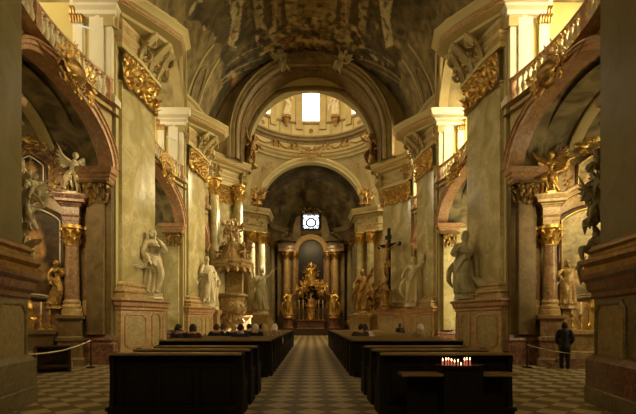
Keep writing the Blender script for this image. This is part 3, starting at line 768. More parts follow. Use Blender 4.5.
mb.grid([ringp(r, y) for r, y in ((5.22, 31.2), (5.22, 31.5), (5.12, 31.55), (5.12, 33.4), (5.22, 33.45), (5.0, 33.6))]); mb.build('arch_soffit', M['jamb'], parent=o)
mb = MB(); mb.grid([ringp(r, y) for r, y in ((5.0, 33.6), (4.82, 33.62), (4.78, 33.8), (4.78, 34.3), (4.86, 34.4), (4.86, 34.6), (6.3, 34.6))]); mb.build('arch_inner_band', M['stucco'], parent=o)
mb = MB()
for i in range(11):      # coffers along the soffit
    a = pi * (i + .5) / 11
    for q in (0,):
        c = Vector((5.1 * cos(a), 32.5, ARC_Z + 5.1 * sin(a)))
        t = Vector((-sin(a), 0, cos(a))); nn = Vector((-cos(a), 0, -sin(a))); L = .58
        pts = [c + t * L * e + Vector((0, .62, 0)) * f for e, f in ((-1, -1), (1, -1), (1, 1), (-1, 1))]
        mb.tube(pts, .05, 5, closed=True)
mb.build('soffit_panel_frame', M['gold_dark'], parent=o)
# wall above the great arch, closing the nave
mb = MB(); k = 48
top = [(6.04, 31.1, SPZ)] + [(6.04 * cos(pi * i / k), 31.1, ARC_Z + 6.04 * sin(pi * i / k)) for i in range(k + 1)] + [(-6.04, 31.1, SPZ)]
outr = [(8.5, 31.1, SPZ)] + [(8.5 * max(-1, min(1, 1.15 * cos(pi * i / k))), 31.1, max(ARC_Z + 1 + 9.5 * sin(pi * i / k), 15)) for i in range(k + 1)] + [(-8.5, 31.1, SPZ)]
mb.grid([top, outr])
tag(mb.build('wall_crossing', M['arch'], smooth=0), 'spandrel wall above the great crossing arch', 'wall', kind='structure')

DC, DR, RZ = 40.0, 7.2, 19.6              # dome axis, drum radius, foot of the drum
mb = MB()
def pend(arch, az0, az1, n=48):
    rows = [[], [], [], [], [], []]
    for i, p in enumerate(arch):
        t = i / (len(arch) - 1); az = az0 + (az1 - az0) * t
        q = Vector((DR * cos(az), DC + DR * sin(az), RZ)); p = Vector(p)
        for j in range(6):
            u = j / 5; w = p.lerp(q, u); z = p.z + (q.z - p.z) * (u ** .8)
            rows[j].append((w.x, w.y, z))
    mb.grid(rows)
FZ = 13.1; FR = 6.0
far = [(FR * cos(pi * i / 48) * 1.0, 46.9, FZ + FR * sin(pi * i / 48)) for i in range(49)]
pend(far, radians(45), radians(135))
near_ = [(-5.6 * cos(pi * i / 48), 34.3, ARC_Z + 5.6 * sin(pi * i / 48)) for i in range(49)]
pend(near_, radians(225), radians(315))
for s in (-1, 1):
    sd = [(s * 7.1, 40 - s * 5.6 * cos(pi * i / 48), FZ + 5.6 * sin(pi * i / 48)) for i in range(49)]
    pend(sd, radians(-45 if s > 0 else 135), radians(45 if s > 0 else 225))
    pend([(s * 6.0, 46.9, FZ), (s * 7.1, 45.6, FZ)], radians(45 if s > 0 else 135), radians(45 if s > 0 else 135))
    pend([(s * 5.6, 34.3, ARC_Z), (s * 7.1, 34.4, FZ)], radians(-45 if s > 0 else 225), radians(-45 if s > 0 else 225))
# corners between arches
pd_ = mb.build('wall_pendentives', M['stucco'], smooth=60); tag(pd_, 'stucco pendentives carrying the drum of the dome', 'wall', kind='structure')
mb = MB(); rr = random.Random(4)
for sx in (-1, 1):
    rocaille(mb, (sx * 4.7, 45.9, 18.3), (1, 0, 0), (0, 0, 1), (-.3 * sx, -1, -.2), .6, .6, rr, 20, .9)
mb.build('pendentive_relief', M['pink'], parent=pd_)
# transept: side walls of the crossing
for s in (-1, 1):
    mb = MB(); mb.box(10.2, 10.6, 33.5, 47.5, 0, 21); mb.box(7.2, 10.6, 33.3, 33.9, 0, 22); mb.box(7.2, 10.6, 46.2, 47.6, 0, 22)
    mb.box(6.9, 10.6, 34.0, 46.4, 19.2, 19.5)
    P = [(10.2, 46.2), (10.2, 34.0)]
    mb.sweep(P, [(o_ * .6, z) for o_, z in entab_prof(10.9, 1.45)])
    for y in (35.2, 37.2, 42.8, 44.8): mb.box(9.9, 10.25, y - .45, y + .45, 0, 10.9)
    w = mb.build('wall_transept_' + SIDE[s], M['stucco'], side=s, smooth=0); tag(w, f'{SIDE[s]} wall of the crossing beneath the dome', 'wall', kind='structure')
    fr = MB(); pa = MB()
    pa.box(10.13, 10.18, 38.7, 41.3, 13.6, 17.6)
    for y in (38.6, 41.4): fr.box(10.05, 10.2, y - .12, y + .12, 13.5, 17.7)
    for z in (13.5, 17.65): fr.box(10.05, 10.2, 38.5, 41.5, z - .1, z + .1)
    for q in range(1, 4): fr.box(10.08, 10.14, 38.7 + q * .65 - .03, 38.7 + q * .65 + .03, 13.6, 17.6)
    for q in range(1, 5): fr.box(10.08, 10.14, 38.7, 41.3, 13.6 + q * .8 - .03, 13.6 + q * .8 + .03)
    wf = fr.build(f'window_{7 if s < 0 else 8}', M['stucco_pale'], side=s, smooth=0); tag(wf, f'clerestory window in the {SIDE[s]} wall of the crossing', 'window', kind='structure')
    pa.build('pane', M['pane'], parent=wf, side=s, smooth=0)

# --- drum
def drum_ring(prof, n=96): 
    m_ = MB(); m_.lathe([(DR - o_, z) for o_, z in prof], (0, DC, 0), n); m_.f = m_.f[:-2]; return m_
dr = MB(); n = 96; rows = []
ZB, ZT, ZTOP = 23.5, 27.5, 28.6
rows = [[(DR * cos(2 * pi * i / n), DC + DR * sin(2 * pi * i / n), z) for i in range(n)] for z in (RZ, 21.0, ZB)]
dr.grid(rows, cv=True)
rows2 = [[(DR * cos(2 * pi * i / n), DC + DR * sin(2 * pi * i / n), z) for i in range(n)] for z in (ZT, ZTOP)]
dr.grid(rows2, cv=True)
WA = [radians(90 + 45 * k) for k in range(8)]; wh = 1.02 / DR
for i in range(n):
    a0, a1 = 2 * pi * i / n, 2 * pi * (i + 1) / n
    am = (a0 + a1) / 2
    d = min(abs((am - w + pi) % (2 * pi) - pi) for w in WA)
    if d > wh: dr.grid([[(DR * cos(a), DC + DR * sin(a), z) for a in (a0, a1)] for z in (ZB, ZT)])
dw = dr.build('wall_drum', M['stucco_pale'], smooth=60); tag(dw, 'cylindrical drum of the dome with tall windows and pilasters', 'wall', kind='structure')
c_ = drum_ring([(0, 19.2), (.1, 19.25), (.12, 19.45), (.3, 19.6), (.34, 19.8), (.5, 19.9), (.52, 20.1), (0, 20.2)]); c_.build('drum_foot_cornice', M['stucco'], parent=dw)
c_ = drum_ring([(0, 21.0), (.08, 21.05), (.1, 21.2), (.4, 21.3), (.46, 21.5), (.62, 21.6), (.62, 21.75), (0, 21.85)]); c_.build('drum_cornice', M['arch'], parent=dw)
c_ = drum_ring([(0, 23.2), (.1, 23.22), (.12, 23.4), (0, 23.45)]); c_.build('drum_sill_course', M['arch'], parent=dw)
c_ = drum_ring([(0, 27.8), (.15, 27.9), (.2, 28.2), (.5, 28.4), (.55, 28.6), (0, 28.7)]); c_.build('drum_upper_cornice', M['stucco'], parent=dw)
pil = MB(); pilc = MB(); con = MB(); fes = MB(); ros = MB()
for w in WA:
    for da in (-.205, -.16, .16, .205):
        a = w + da; pil.cbox(((DR - .06) * cos(a), DC + (DR - .06) * sin(a), 25.2), (.14, .2, 2.6), a)
        leaf(pilc, ((DR - .22) * cos(a), DC + (DR - .22) * sin(a), 27.2), (0, 0, 1), (-cos(a), -sin(a), 0), .55, .45, .5)
    for da in (-.28, -.2, .2, .28):
        a = w + da + pi / 8 * 0
        c3 = Vector(((DR - .2) * cos(a), DC + (DR - .2) * sin(a), 20.65)); nn = Vector((-cos(a), -sin(a), 0)); tt = Vector((-sin(a), cos(a), 0))
        spiral(con, c3 + Vector((0, 0, .12)), nn, Vector((0, 0, 1)), tt, .22, 1.2, .09, 0, 1)
        spiral(con, c3 - Vector((0, 0, .2)), nn, Vector((0, 0, 1)), tt, .13, 1.2, .07, 0, -1)
        leaf(con, c3 + nn * .1, (0, 0, -1), nn, .5, .3, .3)
    for a0, a1 in ((w - .16, w + .16), (w + .31, w + .48)):
        pts = []
        for q in range(9):
            a = a0 + (a1 - a0) * q / 8
            pts.append(((DR - .12) * cos(a), DC + (DR - .12) * sin(a), 20.75 - .35 * sin(pi * q / 8)))
        fes.tube(pts, [.04, .06, .08, .1, .11, .1, .08, .06, .04], 7)
    for q in range(10):
        a = 2 * pi * q / 10; c3 = Vector(((DR - .05) * cos(w), DC + (DR - .05) * sin(w), 22.5)); tt = Vector((-sin(w), cos(w), 0))
        leaf(ros, c3, tt * cos(a) + Vector((0, 0, 1)) * sin(a), Vector((-cos(w), -sin(w), 0)), .28, .16, .2, 4)
    for da in (-.3, -.11, .11, .3):    # panel strips of the parapet zone
        a = w + da; pil.cbox(((DR - .04) * cos(a), DC + (DR - .04) * sin(a), 22.55), (.06, .05, .6), a)
pil.build('drum_pilaster', M['stucco'], parent=dw, smooth=0); pilc.build('pilaster_capital', M['gold'], parent=dw)
con.build('drum_console', M['gold_dark'], parent=dw); fes.build('drum_festoon', M['gold_dark'], parent=dw); ros.build('drum_rosette', M['gold_dark'], parent=dw)
dm = MB(); dm.lathe([(DR * cos(t), ZTOP + 8.5 * sin(t)) for t in [pi / 2 * k / 14 for k in range(14)]] + [(.3, ZTOP + 8.5)], (0, DC, 0), 64)
dm.f = [f for f in dm.f if len(f) == 4]
dm.build('dome_shell', M['olive'], parent=dw, smooth=60)
for k, w in enumerate(WA):
    fr = MB(); pa = MB(); d = Vector((cos(w), sin(w), 0)); t = Vector((-sin(w), cos(w), 0))
    O = Vector((0, DC, 0)) + d * (DR + .02)
    def slab(m_, u0, u1, z0, z1, o0, o1):
        b = len(m_.v); m_.box(u0, u1, o0, o1, z0, z1)
        for i in range(b, len(m_.v)):
            u, o_, z = m_.v[i]; p = O + t * u + d * o_; m_.v[i] = (p.x, p.y, z)
    slab(pa, -1.05, 1.05, ZB - .05, ZT + .05, .12, .16)
    for u in (-1.04, 1.04): slab(fr, u - .1, u + .1, ZB - .05, ZT, -.18, .12)
    slab(fr, -1.2, 1.2, ZB - .15, ZB + .05, -.2, .12); slab(fr, -1.2, 1.2, ZT - .05, ZT + .15, -.2, .12)
    for q in (-.34, .34): slab(fr, q - .022, q + .022, ZB, ZT, .06, .12)
    for q in (1, 2, 3): slab(fr, -1, 1, ZB + q * 1.0 - .022, ZB + q * 1.0 + .022, .06, .12)
    wf = fr.build(f'window_{9 + k}', M['stucco'], smooth=0)
    nm = ['facing the viewer above the high altar', 'left of the one above the high altar', 'on the left flank of the drum', 'left of the one behind the nave arch', 'hidden behind the nave arch', 'right of the one behind the nave arch', 'on the right flank of the drum', 'right of the one above the high altar'][k]
    tag(wf, f'bright gridded dome window {nm}', 'window', kind='structure')
    pa.build('pane', M['pane_dome'], parent=wf, smooth=0)

# --- chancel
mb = MB(); n = 40
apse = [(5.5, 46.9), (5.5, 52)] + [(5.5 * cos(pi * i / n), 52 + 5.5 * sin(pi * i / n)) for i in range(1, n)] + [(-5.5, 52), (-5.5, 46.9)]
WZ0, WZ1, WH = 13.75, 15.9, 1.15
def keep(p, q):  # opening of the apse window
    return not (abs((p[0] + q[0]) / 2) < WH and (p[1] + q[1]) / 2 > 54)
mb.grid([[(x, y, z) for x, y in apse] for z in (0, 3, 6, 9, 12.4, WZ0)])
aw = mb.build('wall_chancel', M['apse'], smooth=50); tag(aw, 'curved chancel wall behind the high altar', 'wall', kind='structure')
mb = MB(); mb.c = []
rows = []
for j in range(25):
    p = pi / 2 * j / 24; row = []
    for i in range(61):
        a = pi * i / 60
        x, y, z = 5.75 * cos(a) * cos(p), 52 + 5.5 * sin(a) * cos(p), WZ0 + 5.2 * sin(p)
        row.append((x, y, z)); c = mixc((.05, .036, .015), (.20, .15, .065), .5 + .9 * nz(x, z, 4, .7)); c = mixc(c, (.34, .26, .13), max(0, nz(x, z, 8, 1.5)) * .9); mb.c.append(c)
    rows.append(row)
rows.insert(0, [(x, y, z) for x, y, z in rows[0]]); 
b0 = len(mb.v)
mb.c = mb.c[:61] + mb.c
mb.grid(rows)
# barrel in front of the half dome
rows = [[(5.75 * cos(pi * i / 60), y, WZ0 + 5.2 * sin(pi * i / 60)) for i in range(61)] for y in (46.8, 48, 50, 52.1)]
for r_ in rows:
    for x, y, z in r_: mb.c.append(mixc((.05, .038, .017), (.17, .13, .06), .5 + .9 * nz(x, y, z, .8)))
mb.grid(rows)
# opening for the window
keepf = []
for f in mb.f:
    cx = sum(mb.v[i][0] for i in f) / len(f); cy = sum(mb.v[i][1] for i in f) / len(f); cz = sum(mb.v[i][2] for i in f) / len(f)
    if abs(cx) < WH and cy > 55 and cz < WZ1: continue
    keepf.append(f)
mb.f = keepf
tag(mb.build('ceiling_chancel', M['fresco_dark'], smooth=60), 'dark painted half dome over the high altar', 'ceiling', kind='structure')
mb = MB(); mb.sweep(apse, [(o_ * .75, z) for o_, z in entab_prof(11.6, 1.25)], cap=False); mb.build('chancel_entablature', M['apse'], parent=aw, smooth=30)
a, b, cc = MB(), MB(), MB()
for sx in (-1, 1):
    for x, y in ((5.2, 48.3), (5.2, 50.6), (4.9, 53.6), (3.9, 55.5)): column(a, b, cc, sx * x, y, .42, 1.2, 11.6, rngc, 1.2)
a.build('chancel_column', M['dado_dim'], parent=aw); b.build('chancel_column_base', M['dado'], parent=aw); cc.build('chancel_capital', M['gold_dark'], parent=aw)
# chancel arch
tn += 1
mb = MB()
mb.grid([[(r * cos(pi * i / 56), y, FZ + r * sin(pi * i / 56)) for i in range(57)] for r, y in ((6.45, 46.85), (6.4, 46.6), (6.25, 46.5), (6.1, 46.55), (6.0, 46.7), (5.85, 46.7), (5.72, 46.9), (5.72, 47.4))])
ca = mb.build(f'trim_{tn}', M['stucco_pale'], smooth=35); tag(ca, 'round yellow chancel arch framing the dark apse', 'arch moulding', kind='structure')
# apse window with its ornamental lattice
fr = MB(); pa = MB(); y = 57.1
pa.box(-WH - .1, WH + .1, y + .5, y + .55, WZ0 - .2, WZ1 + .2)
for q in (-WH, WH): fr.box(q - .12, q + .12, y - .5, y + .5, WZ0 - .2, WZ1 + .2)
for z in (WZ0, WZ1): fr.box(-WH - .1, WH + .1, y - .6, y + .5, z - .12, z + .12)
zc = (WZ0 + WZ1) / 2; O8 = [Vector((.62 * cos(pi / 8 + pi / 4 * i) * 1.05, y + .42, zc + .62 * sin(pi / 8 + pi / 4 * i) * .95)) for i in range(8)]
fr.tube(O8, .13, 6, closed=True)
for i in range(8):
    d = (O8[i] - Vector((0, y + .42, zc))).normalized()
    fr.tube([O8[i], O8[i] + d * .9], .07, 5)
for q in (-.8, .8):
    fr.tube([Vector((q, y + .42, zc + .65 + .18 * sin(t))) + Vector((.2 * cos(t), 0, 0)) for t in [2 * pi * k / 10 for k in range(10)]], .06, 5, closed=True)
    fr.tube([Vector((q, y + .42, zc - .65 + .18 * sin(t))) + Vector((.2 * cos(t), 0, 0)) for t in [2 * pi * k / 10 for k in range(10)]], .06, 5, closed=True)
wf = fr.build('window_17', M['iron'], smooth=30); tag(wf, 'small square apse window with octagonal lattice above the high altar', 'window', kind='structure')
pa.build('pane', M['pane_apse'], parent=wf, smooth=0)
# west end behind the viewer
mb = MB(); mb.box(-12.6, 12.6, -8.3, -8, 0, 22)
w = mb.build('wall_west', M['stucco'], smooth=0); tag(w, 'plain west wall behind the viewer', 'wall', kind='structure')

# ================================================================== FIGURES
def hand(mb, w, d, up, k=1.0, curl=.5):
    """palm, four bent fingers of different lengths and a thumb; w wrist, d pointing direction, up back of the hand"""
    w = Vector(w); d = Vector(d).normalized(); up = Vector(up); up = (up - d * up.dot(d)).normalized(); s = d.cross(up)
    R = Matrix((s, d, up)).transposed()
    mb.ell(w + d * .055 * k, (.042 * k, .058 * k, .02 * k), R, 8, 6)
    for i, L in enumerate((.07, .08, .075, .058)):
        b = w + d * .1 * k + s * (.03 - .02 * i) * k
        m = b + (d * (1 - .3 * curl) - up * .5 * curl).normalized() * L * .55 * k
        e = m + (d * (1 - curl) - up * curl).normalized() * L * .5 * k
        mb.tube([b - d * .02 * k, b, m, e], [.011 * k, .011 * k, .010 * k, .008 * k], 6)
    b = w + d * .035 * k + s * .035 * k
    mb.tube([b - s * .012 * k, b + s * .02 * k + d * .02 * k, b + s * .03 * k + d * .055 * k - up * .012 * k], [.014 * k, .012 * k, .009 * k], 6)
def head(mb, c, yaw=0, pitch=0, k=1.0, beard=False):
    """skull, jaw, brow, nose, mouth, eyes, ears; faces -Y when yaw is 0"""
    R = Matrix.Rotation(yaw, 3, 'Z') @ Matrix.Rotation(pitch, 3, 'X'); c = Vector(c)
    def P(x, y, z): return c + R @ Vector((x * k, y * k, z * k))
    mb.ell(P(0, .01, .02), (.076 * k, .098 * k, .098 * k), R, 14, 10)
    mb.ell(P(0, -.03, -.055), (.056 * k, .062 * k, .066 * k), R, 12, 8)
    mb.tube([P(0, -.085, .025), P(0, -.112, -.02), P(0, -.09, -.03)], [.010 * k, .017 * k, .012 * k], 6)
    mb.tube([P(-.05, -.076, .03), P(0, -.094, .037), P(.05, -.076, .03)], .012 * k, 6)
    mb.tube([P(-.024, -.088, -.06), P(0, -.096, -.058), P(.024, -.088, -.06)], .009 * k, 6)
    for x in (-.031, .031): mb.ell(P(x, -.078, .008), (.013 * k, .011 * k, .009 * k), R, 6, 5)
    for x in (-.078, .078): mb.ell(P(x, .012, -.005), (.012 * k, .022 * k, .033 * k), R, 6, 6)
    if beard:
        mb.ell(P(0, -.06, -.115), (.05 * k, .05 * k, .075 * k), R, 10, 8)
        for x in (-.03, 0, .03): mb.tube([P(x, -.07, -.1), P(x * .8, -.085, -.15), P(x * .5, -.075, -.2)], [.025 * k, .022 * k, .008 * k], 6)
def hair(mb, c, yaw=0, pitch=0, k=1.0, length=.1, vol=1.0):
    R = Matrix.Rotation(yaw, 3, 'Z') @ Matrix.Rotation(pitch, 3, 'X'); c = Vector(c)
    def P(x, y, z): return c + R @ Vector((x * k, y * k, z * k))
    mb.ell(P(0, .032, .045), (.088 * k * vol, .098 * k * vol, .09 * k * vol), R, 14, 10)
    mb.ell(P(0, .075, -.02), (.07 * k * vol, .05 * k * vol, .08 * k), R, 12, 8)
    for i in range(9):
        a = pi * (i / 8); x = cos(a)
        mb.tube([P(.07 * x, .03 + .05 * sin(a), .06), P(.088 * x, .03 + .07 * sin(a), 0), P(.084 * x, .02 + .07 * sin(a), -length)], [.026 * k, .028 * k * vol, .012 * k], 6)

def robed(rng, la, ra, sway=.06, lean=(0, 0), yaw=0, pitch=.1, beard=False, mitre=False, halo=False, cloak=1, slim=1.0, k_fold=10):
    """draped standing figure 1.8 high, facing -Y. la/ra: elbow, wrist of each arm"""
    mb = MB()
    ph = rng.uniform(0, 6.28); ph2 = rng.uniform(0, 6.28)
    def ctr(z): return (sway * sin(pi * z / 1.5) + lean[0] * z, lean[1] * z)
    prof = [(.30, .02), (.31, .08), (.275, .25), (.25, .45), (.235, .62), (.24, .8), (.225, .93), (.18, 1.08), (.185, 1.2), (.2, 1.3), (.19, 1.38), (.12, 1.46), (.065, 1.5)]
    zs = []
    for i in range(len(prof) - 1):
        for q in range(4): zs.append(lerp(prof[i], prof[i + 1], q / 4))
    zs.append(prof[-1]); rows = []
    for r, z in zs:
        cx, cy = ctr(z); amp = .25 * max(0, 1 - z / 1.3) + .05; row = []
        for i in range(48):
            a = 2 * pi * i / 48
            f = (slim if z < 1.3 else 1) * (1 + amp * (sin(k_fold * a + ph + 2.2 * z) * .6 + sin((k_fold // 2 + 1) * a + ph2 - 3 * z) * .5))
            row.append((cx + r * f * cos(a) * 1.02, cy + r * f * sin(a) * (.82 if z < 1.1 else .68), z))
        rows.append(row)
    b = len(mb.v); mb.grid(rows, cv=True); e = len(mb.v)
    mb.f.append(tuple(range(b, b + 48))[::-1]); mb.f.append(tuple(range(e - 48, e)))
    # forward knee
    cx, cy = ctr(.5); kx = rng.choice((-1, 1)) * .09
    limb(mb, [(cx * .6 + kx, -.08, .92), (kx * 1.3 + cx, -.2, .55), (kx * 1.4, -.14, .1)], [.12, .115, .09])
    for sx in (-1, 1): mb.ell((sx * .11, -.24, .035), (.05, .11, .045), None, 8, 6)
    if not cloak:
        limb(mb, [(.05, .02, .85), (-.1, .06, .5), (-.26, .12, .14), (-.34, .1, .06)], [.12, .1, .075, .05]); mb.ell((-.36, .03, .05), (.05, .11, .045))
        for q in range(5): limb(mb, [(-.16, -.1, 1.12 - .03 * q), (.04, -.2, 1.0 - .05 * q), (.2, -.12, .95 - .06 * q), (.3, -.02, .6 - .05 * q), (.27, .05, .3 + .03 * q)], [.03, .035, .04, .05, .02], 7)
    T = ctr(1.4)
    limb(mb, [(T[0], T[1], 1.36), (T[0] + lean[0] * .1, T[1] - .01, 1.52), (ctr(1.6)[0], T[1] - .02, 1.6)], [.085, .062, .06])
    H = Vector((ctr(1.66)[0] + .02 * sin(yaw), T[1] - .035, 1.66))
    head(mb, H, yaw, pitch, 1.0, beard)
    hair(mb, H, yaw, pitch, 1.0, .13 if not mitre else .06, 1.06)
    for sx, (el, wr) in ((-1, la), (1, ra)):
        sh = Vector((T[0] + sx * .185, T[1], 1.4)); el = Vector(el) + Vector((T[0], T[1], 0)); wr = Vector(wr) + Vector((T[0], T[1], 0))
        limb(mb, [sh - Vector((sx * .06, 0, .02)), sh, el, wr.lerp(el, .12)], [.08, .088, .072, .07])
        limb(mb, [el.lerp(wr, .5), wr], [.045, .032])
        for q in range(3):    # sleeve folds
            m = el.lerp(wr, .15 + .25 * q); mb.tube([m + Vector((0, -.05, .03)), m + Vector((sx * .02, 0, -.09 - .05 * q)), m + Vector((0, .05, .02))], [.02, .045, .02], 6)
        hand(mb, wr, wr - el, (0, -.4, 1), 1.0, .45)
    if cloak:
        sg = rng.choice((-1, 1))
        for q in range(7):    # diagonal folds of the mantle across the front
            o = q * .045
            limb(mb, [(T[0] - sg * .19, -.03 - .01 * q, 1.42 - o * .5), (T[0] - sg * .02, -.19 - .008 * q, 1.17 - o), (sg * .21 + T[0], -.12, .98 - o * 1.6), (sg * .27, -.02 + .03 * q, .6 - o * 2)], [.03, .04, .045, .03], 7)
        for q in range(6):    # hanging mantle at the back and side
            a = (.15 + .7 * q / 5) * pi
            limb(mb, [(T[0] + .2 * cos(a), .1 * sin(a), 1.36), (.29 * cos(a), .2 * sin(a), .9), (.34 * cos(a + .1), .26 * sin(a), .4), (.36 * cos(a), .3 * sin(a), .06)], [.05, .075, .08, .06], 7)
        if slim == 1: limb(mb, [(sg * .26, -.05, .95), (sg * .42, -.1, .75), (sg * .5, -.02, .45), (sg * .4, .03, .22)], [.05, .08, .075, .03])
    if mitre:
        for f in (-.04, .05): mb.extr([H + Vector((x, f - .01, z)) for x, z in ((-.085, .06), (.085, .06), (.1, .2), (0, .36), (-.1, .2))], (0, .035, 0))
    return mb
ST = {}
def statue_protos():
    r = random.Random(21)
    ST['palm'] = remesh(robed(r, ((-.3, -.12, 1.13), (-.2, -.25, .92)), ((.27, -.2, 1.2), (.07, -.3, 1.42)), .09, (.05, 0), -.9, -.15, cloak=0, slim=.74, k_fold=8), .014)
    ST['pray'] = remesh(robed(r, ((-.26, -.2, 1.17), (-.03, -.3, 1.28)), ((.27, -.16, 1.14), (.03, -.28, 1.2)), -.08, (-.02, -.02), .7, .35, True), .014)
    ST['point'] = remesh(robed(r, ((-.36, -.1, 1.2), (-.3, -.32, 1.05)), ((.37, -.1, 1.5), (.52, -.2, 1.78)), .05, (.02, 0), .4, -.1, True), .014)
    ST['bishop'] = remesh(robed(r, ((-.33, -.15, 1.2), (-.42, -.28, 1.38)), ((.36, -.1, 1.46), (.5, -.25, 1.7)), -.06, (0, 0), -.3, .1, True, True), .014)
    ST['book'] = remesh(robed(r, ((-.3, -.1, 1.12), (-.12, -.3, 1.1)), ((.3, -.1, 1.12), (.16, -.3, 1.02)), .06, (.02, -.01), .3, .3, True), .014)
statue_protos()

def nude(rng, pose, wings=True, cloth=True):
    """small winged figure in motion; pose gives joints"""
    mb = MB(); p = pose
    limb(mb, [p['hip'], lerp(p['hip'], p['neck'], .5), p['neck']], [.13, .115, .1], 10)
    mb.ell(Vector(p['neck']) - Vector((0, 0, .1)), (.16, .11, .14))
    limb(mb, [p['neck'], p['head']], [.055, .05])
    head(mb, p['head'], p.get('yaw', 0), p.get('pitch', 0), 1.05); hair(mb, p['head'], p.get('yaw', 0), p.get('pitch', 0), 1.05, .03, 1.12)
    for a in ('la', 'ra'):
        sx = -1 if a == 'la' else 1
        sh = Vector(p['neck']) + Vector((sx * .15, 0, -.04)); el, wr = map(Vector, p[a])
        limb(mb, [sh - Vector((sx * .05, 0, .02)), sh, el, wr], [.06, .065, .05, .034]); hand(mb, wr, wr - el, (0, -.3, 1), 1.0, .4)
    for a in ('ll', 'rl'):
        sx = -1 if a == 'll' else 1
        kn, an = map(Vector, p[a]); h = Vector(p['hip']) + Vector((sx * .08, 0, -.03))
        limb(mb, [h, kn, an], [.11, .085, .048]); mb.ell(an + Vector((0, -.05, -.02)), (.04, .09, .035))
    if wings:
        nb = Vector(p['neck']) + Vector((0, .1, -.05))
        for sx in (-1, 1):
            w = p.get('wing', (.55, .25, .45))
            for q in range(6):
                d = Vector((sx * w[0], w[1], w[2] - q * .17)); leaf(mb, nb + Vector((sx * .06, 0, 0)), d, (0, -1, .1), .75 - .06 * q, .17, .12, 5)
    if cloth:
        hp = Vector(p['hip'])
        for q in range(6):
            a = 2 * pi * q / 6
            limb(mb, [hp + Vector((.12 * cos(a), .1 * sin(a), .05)), hp + Vector((.22 * cos(a), .18 * sin(a), -.2)), hp + Vector((.2 * cos(a + .4), .2 * sin(a + .4), -.45 - .1 * (q % 3)))], [.06, .08, .03], 7)
        limb(mb, [hp + Vector((.15, 0, 0)), hp + Vector((.45, .1, .1)), hp + Vector((.6, .05, .4)), hp + Vector((.8, .1, .45))], [.05, .09, .07, .02])
    return mb
PUT = {}
rp = random.Random(8)
PUT['fly'] = remesh(nude(rp, dict(hip=(0, 0, .75), neck=(.05, -.1, 1.2), head=(.08, -.18, 1.38), la=((-.35, -.2, 1.3), (-.5, -.3, 1.55)), ra=((.35, -.15, 1.05), (.5, -.3, .9)), ll=((-.2, -.3, .5), (-.25, 0, .15)), rl=((.15, -.15, .4), (.3, .1, .05)), yaw=-.4, pitch=.2)), .016)
PUT['sit'] = remesh(nude(rp, dict(hip=(0, 0, .16), neck=(.02, -.03, .66), head=(0, -.08, .85), la=((-.28, -.12, .5), (-.3, -.3, .35)), ra=((.3, -.1, .7), (.42, -.2, .95)), ll=((-.14, -.42, .2), (-.16, -.45, -.2)), rl=((.16, -.36, .25), (.2, -.2, -.1)), yaw=.5, pitch=.1)), .016)
PUT['stand'] = remesh(nude(rp, dict(hip=(0, 0, .85), neck=(.04, -.03, 1.38), head=(.04, -.07, 1.58), la=((-.3, -.1, 1.15), (-.2, -.3, 1.0)), ra=((.34, -.1, 1.45), (.48, -.2, 1.75)), ll=((-.12, -.14, .48), (-.1, .02, .06)), rl=((.12, -.06, .46), (.14, .04, .06)), yaw=.3, pitch=0)), .016)

def base_block(h=.16, w=.36):
    mb = MB(); mb.lathe([(w, 0), (w, .05), (w * .93, .08), (w * .95, h)], n=8); return mb
def statue(kind, name, label, loc, rot, scale, m, cat='statue', group=None, extra=None, plinth=True):
    o = thing(name, label, cat, loc, rot, group, scale)
    f = link_mesh(ST[kind] if kind in ST else PUT[kind], 'figure', m, o)
    if plinth:
        base_block().build('plinth', m, None).parent = o; f.location.z = .15
    if extra: extra(o)
    return o
def palm_branch(o):
    mb = MB(); A = Vector((-.05, -.34, .82)); B = Vector((-.82, -.2, 1.32))
    P = chain([A, A.lerp(B, .5) + Vector((-.05, 0, -.08)), B], 6); mb.tube(P, .018, 6)
    for i in range(2, len(P) - 1):
        for sg in (-1, 1): leaf(mb, P[i], Vector((-.7, sg * .25, .5 * sg + .25)), (0, -1, 0), .26, .045, .1, 4)
    mb.build('palm_branch', M['statue_dim'], None).parent = o
def crozier(o):
    mb = MB(); P = [Vector((-.46, -.3, z)) for z in (.2, .9, 1.6, 1.95)]
    mb.tube(P, .02, 8); mb.tube([Vector((-.46 - .12 + .12 * cos(t) * (1 - t / 9), -.3, 1.98 + .14 * sin(t) * (1 - t / 9))) for t in [k * .5 for k in range(12)]], .02, 6)
    mb.build('crozier', M['gold'], None).parent = o
def drapery(sg):
    def f(o):
        mb = MB(); r = random.Random(5)
        for q in range(5): limb(mb, [(sg * .2, -.05 + .05 * q, .6), (sg * (.4 + .05 * q), -.1, .4), (sg * .55, -.05 + .04 * q, .2), (sg * (.5 - .06 * q), -.2, .12)], [.05, .09, .08, .03])
        me = remesh(mb, .02); link_mesh(me, 'flowing_drapery', o.children[0].data.materials[0], o)
    return f
def statue_book(o):
    mb = MB(); mb.cbox((.02, -.38, 1.12), (.13, .03, .17), .1); mb.build('book', M['statue'], None).parent = o
PT = 2.48
statue('palm', 'saint_statue', 'ivory statue holding a palm branch before the nearest left pier of the nave', (-6.62, 17.7, PT), radians(35), 1.5, M['statue'], extra=palm_branch)
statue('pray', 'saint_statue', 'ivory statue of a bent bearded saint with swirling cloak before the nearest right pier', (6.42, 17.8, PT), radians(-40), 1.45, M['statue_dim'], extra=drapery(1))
statue('book', 'saint_statue', 'ivory statue with a book on the second left pedestal, left of the pulpit', (-6.5, 26.6, PT), radians(40), 1.6, M['statue'], extra=statue_book)
statue('point', 'saint_statue', 'pale statue with one arm raised on the second right pedestal, between crucifix and near statue', (6.35, 26.7, PT), radians(-42), 1.62, M['statue'])
statue('bishop', 'bishop_statue', 'tall bishop statue with crozier at the left corner before the chancel', (-5.05, 43.6, 2.4), radians(28), 2.35, M['statue_dim'], extra=crozier)
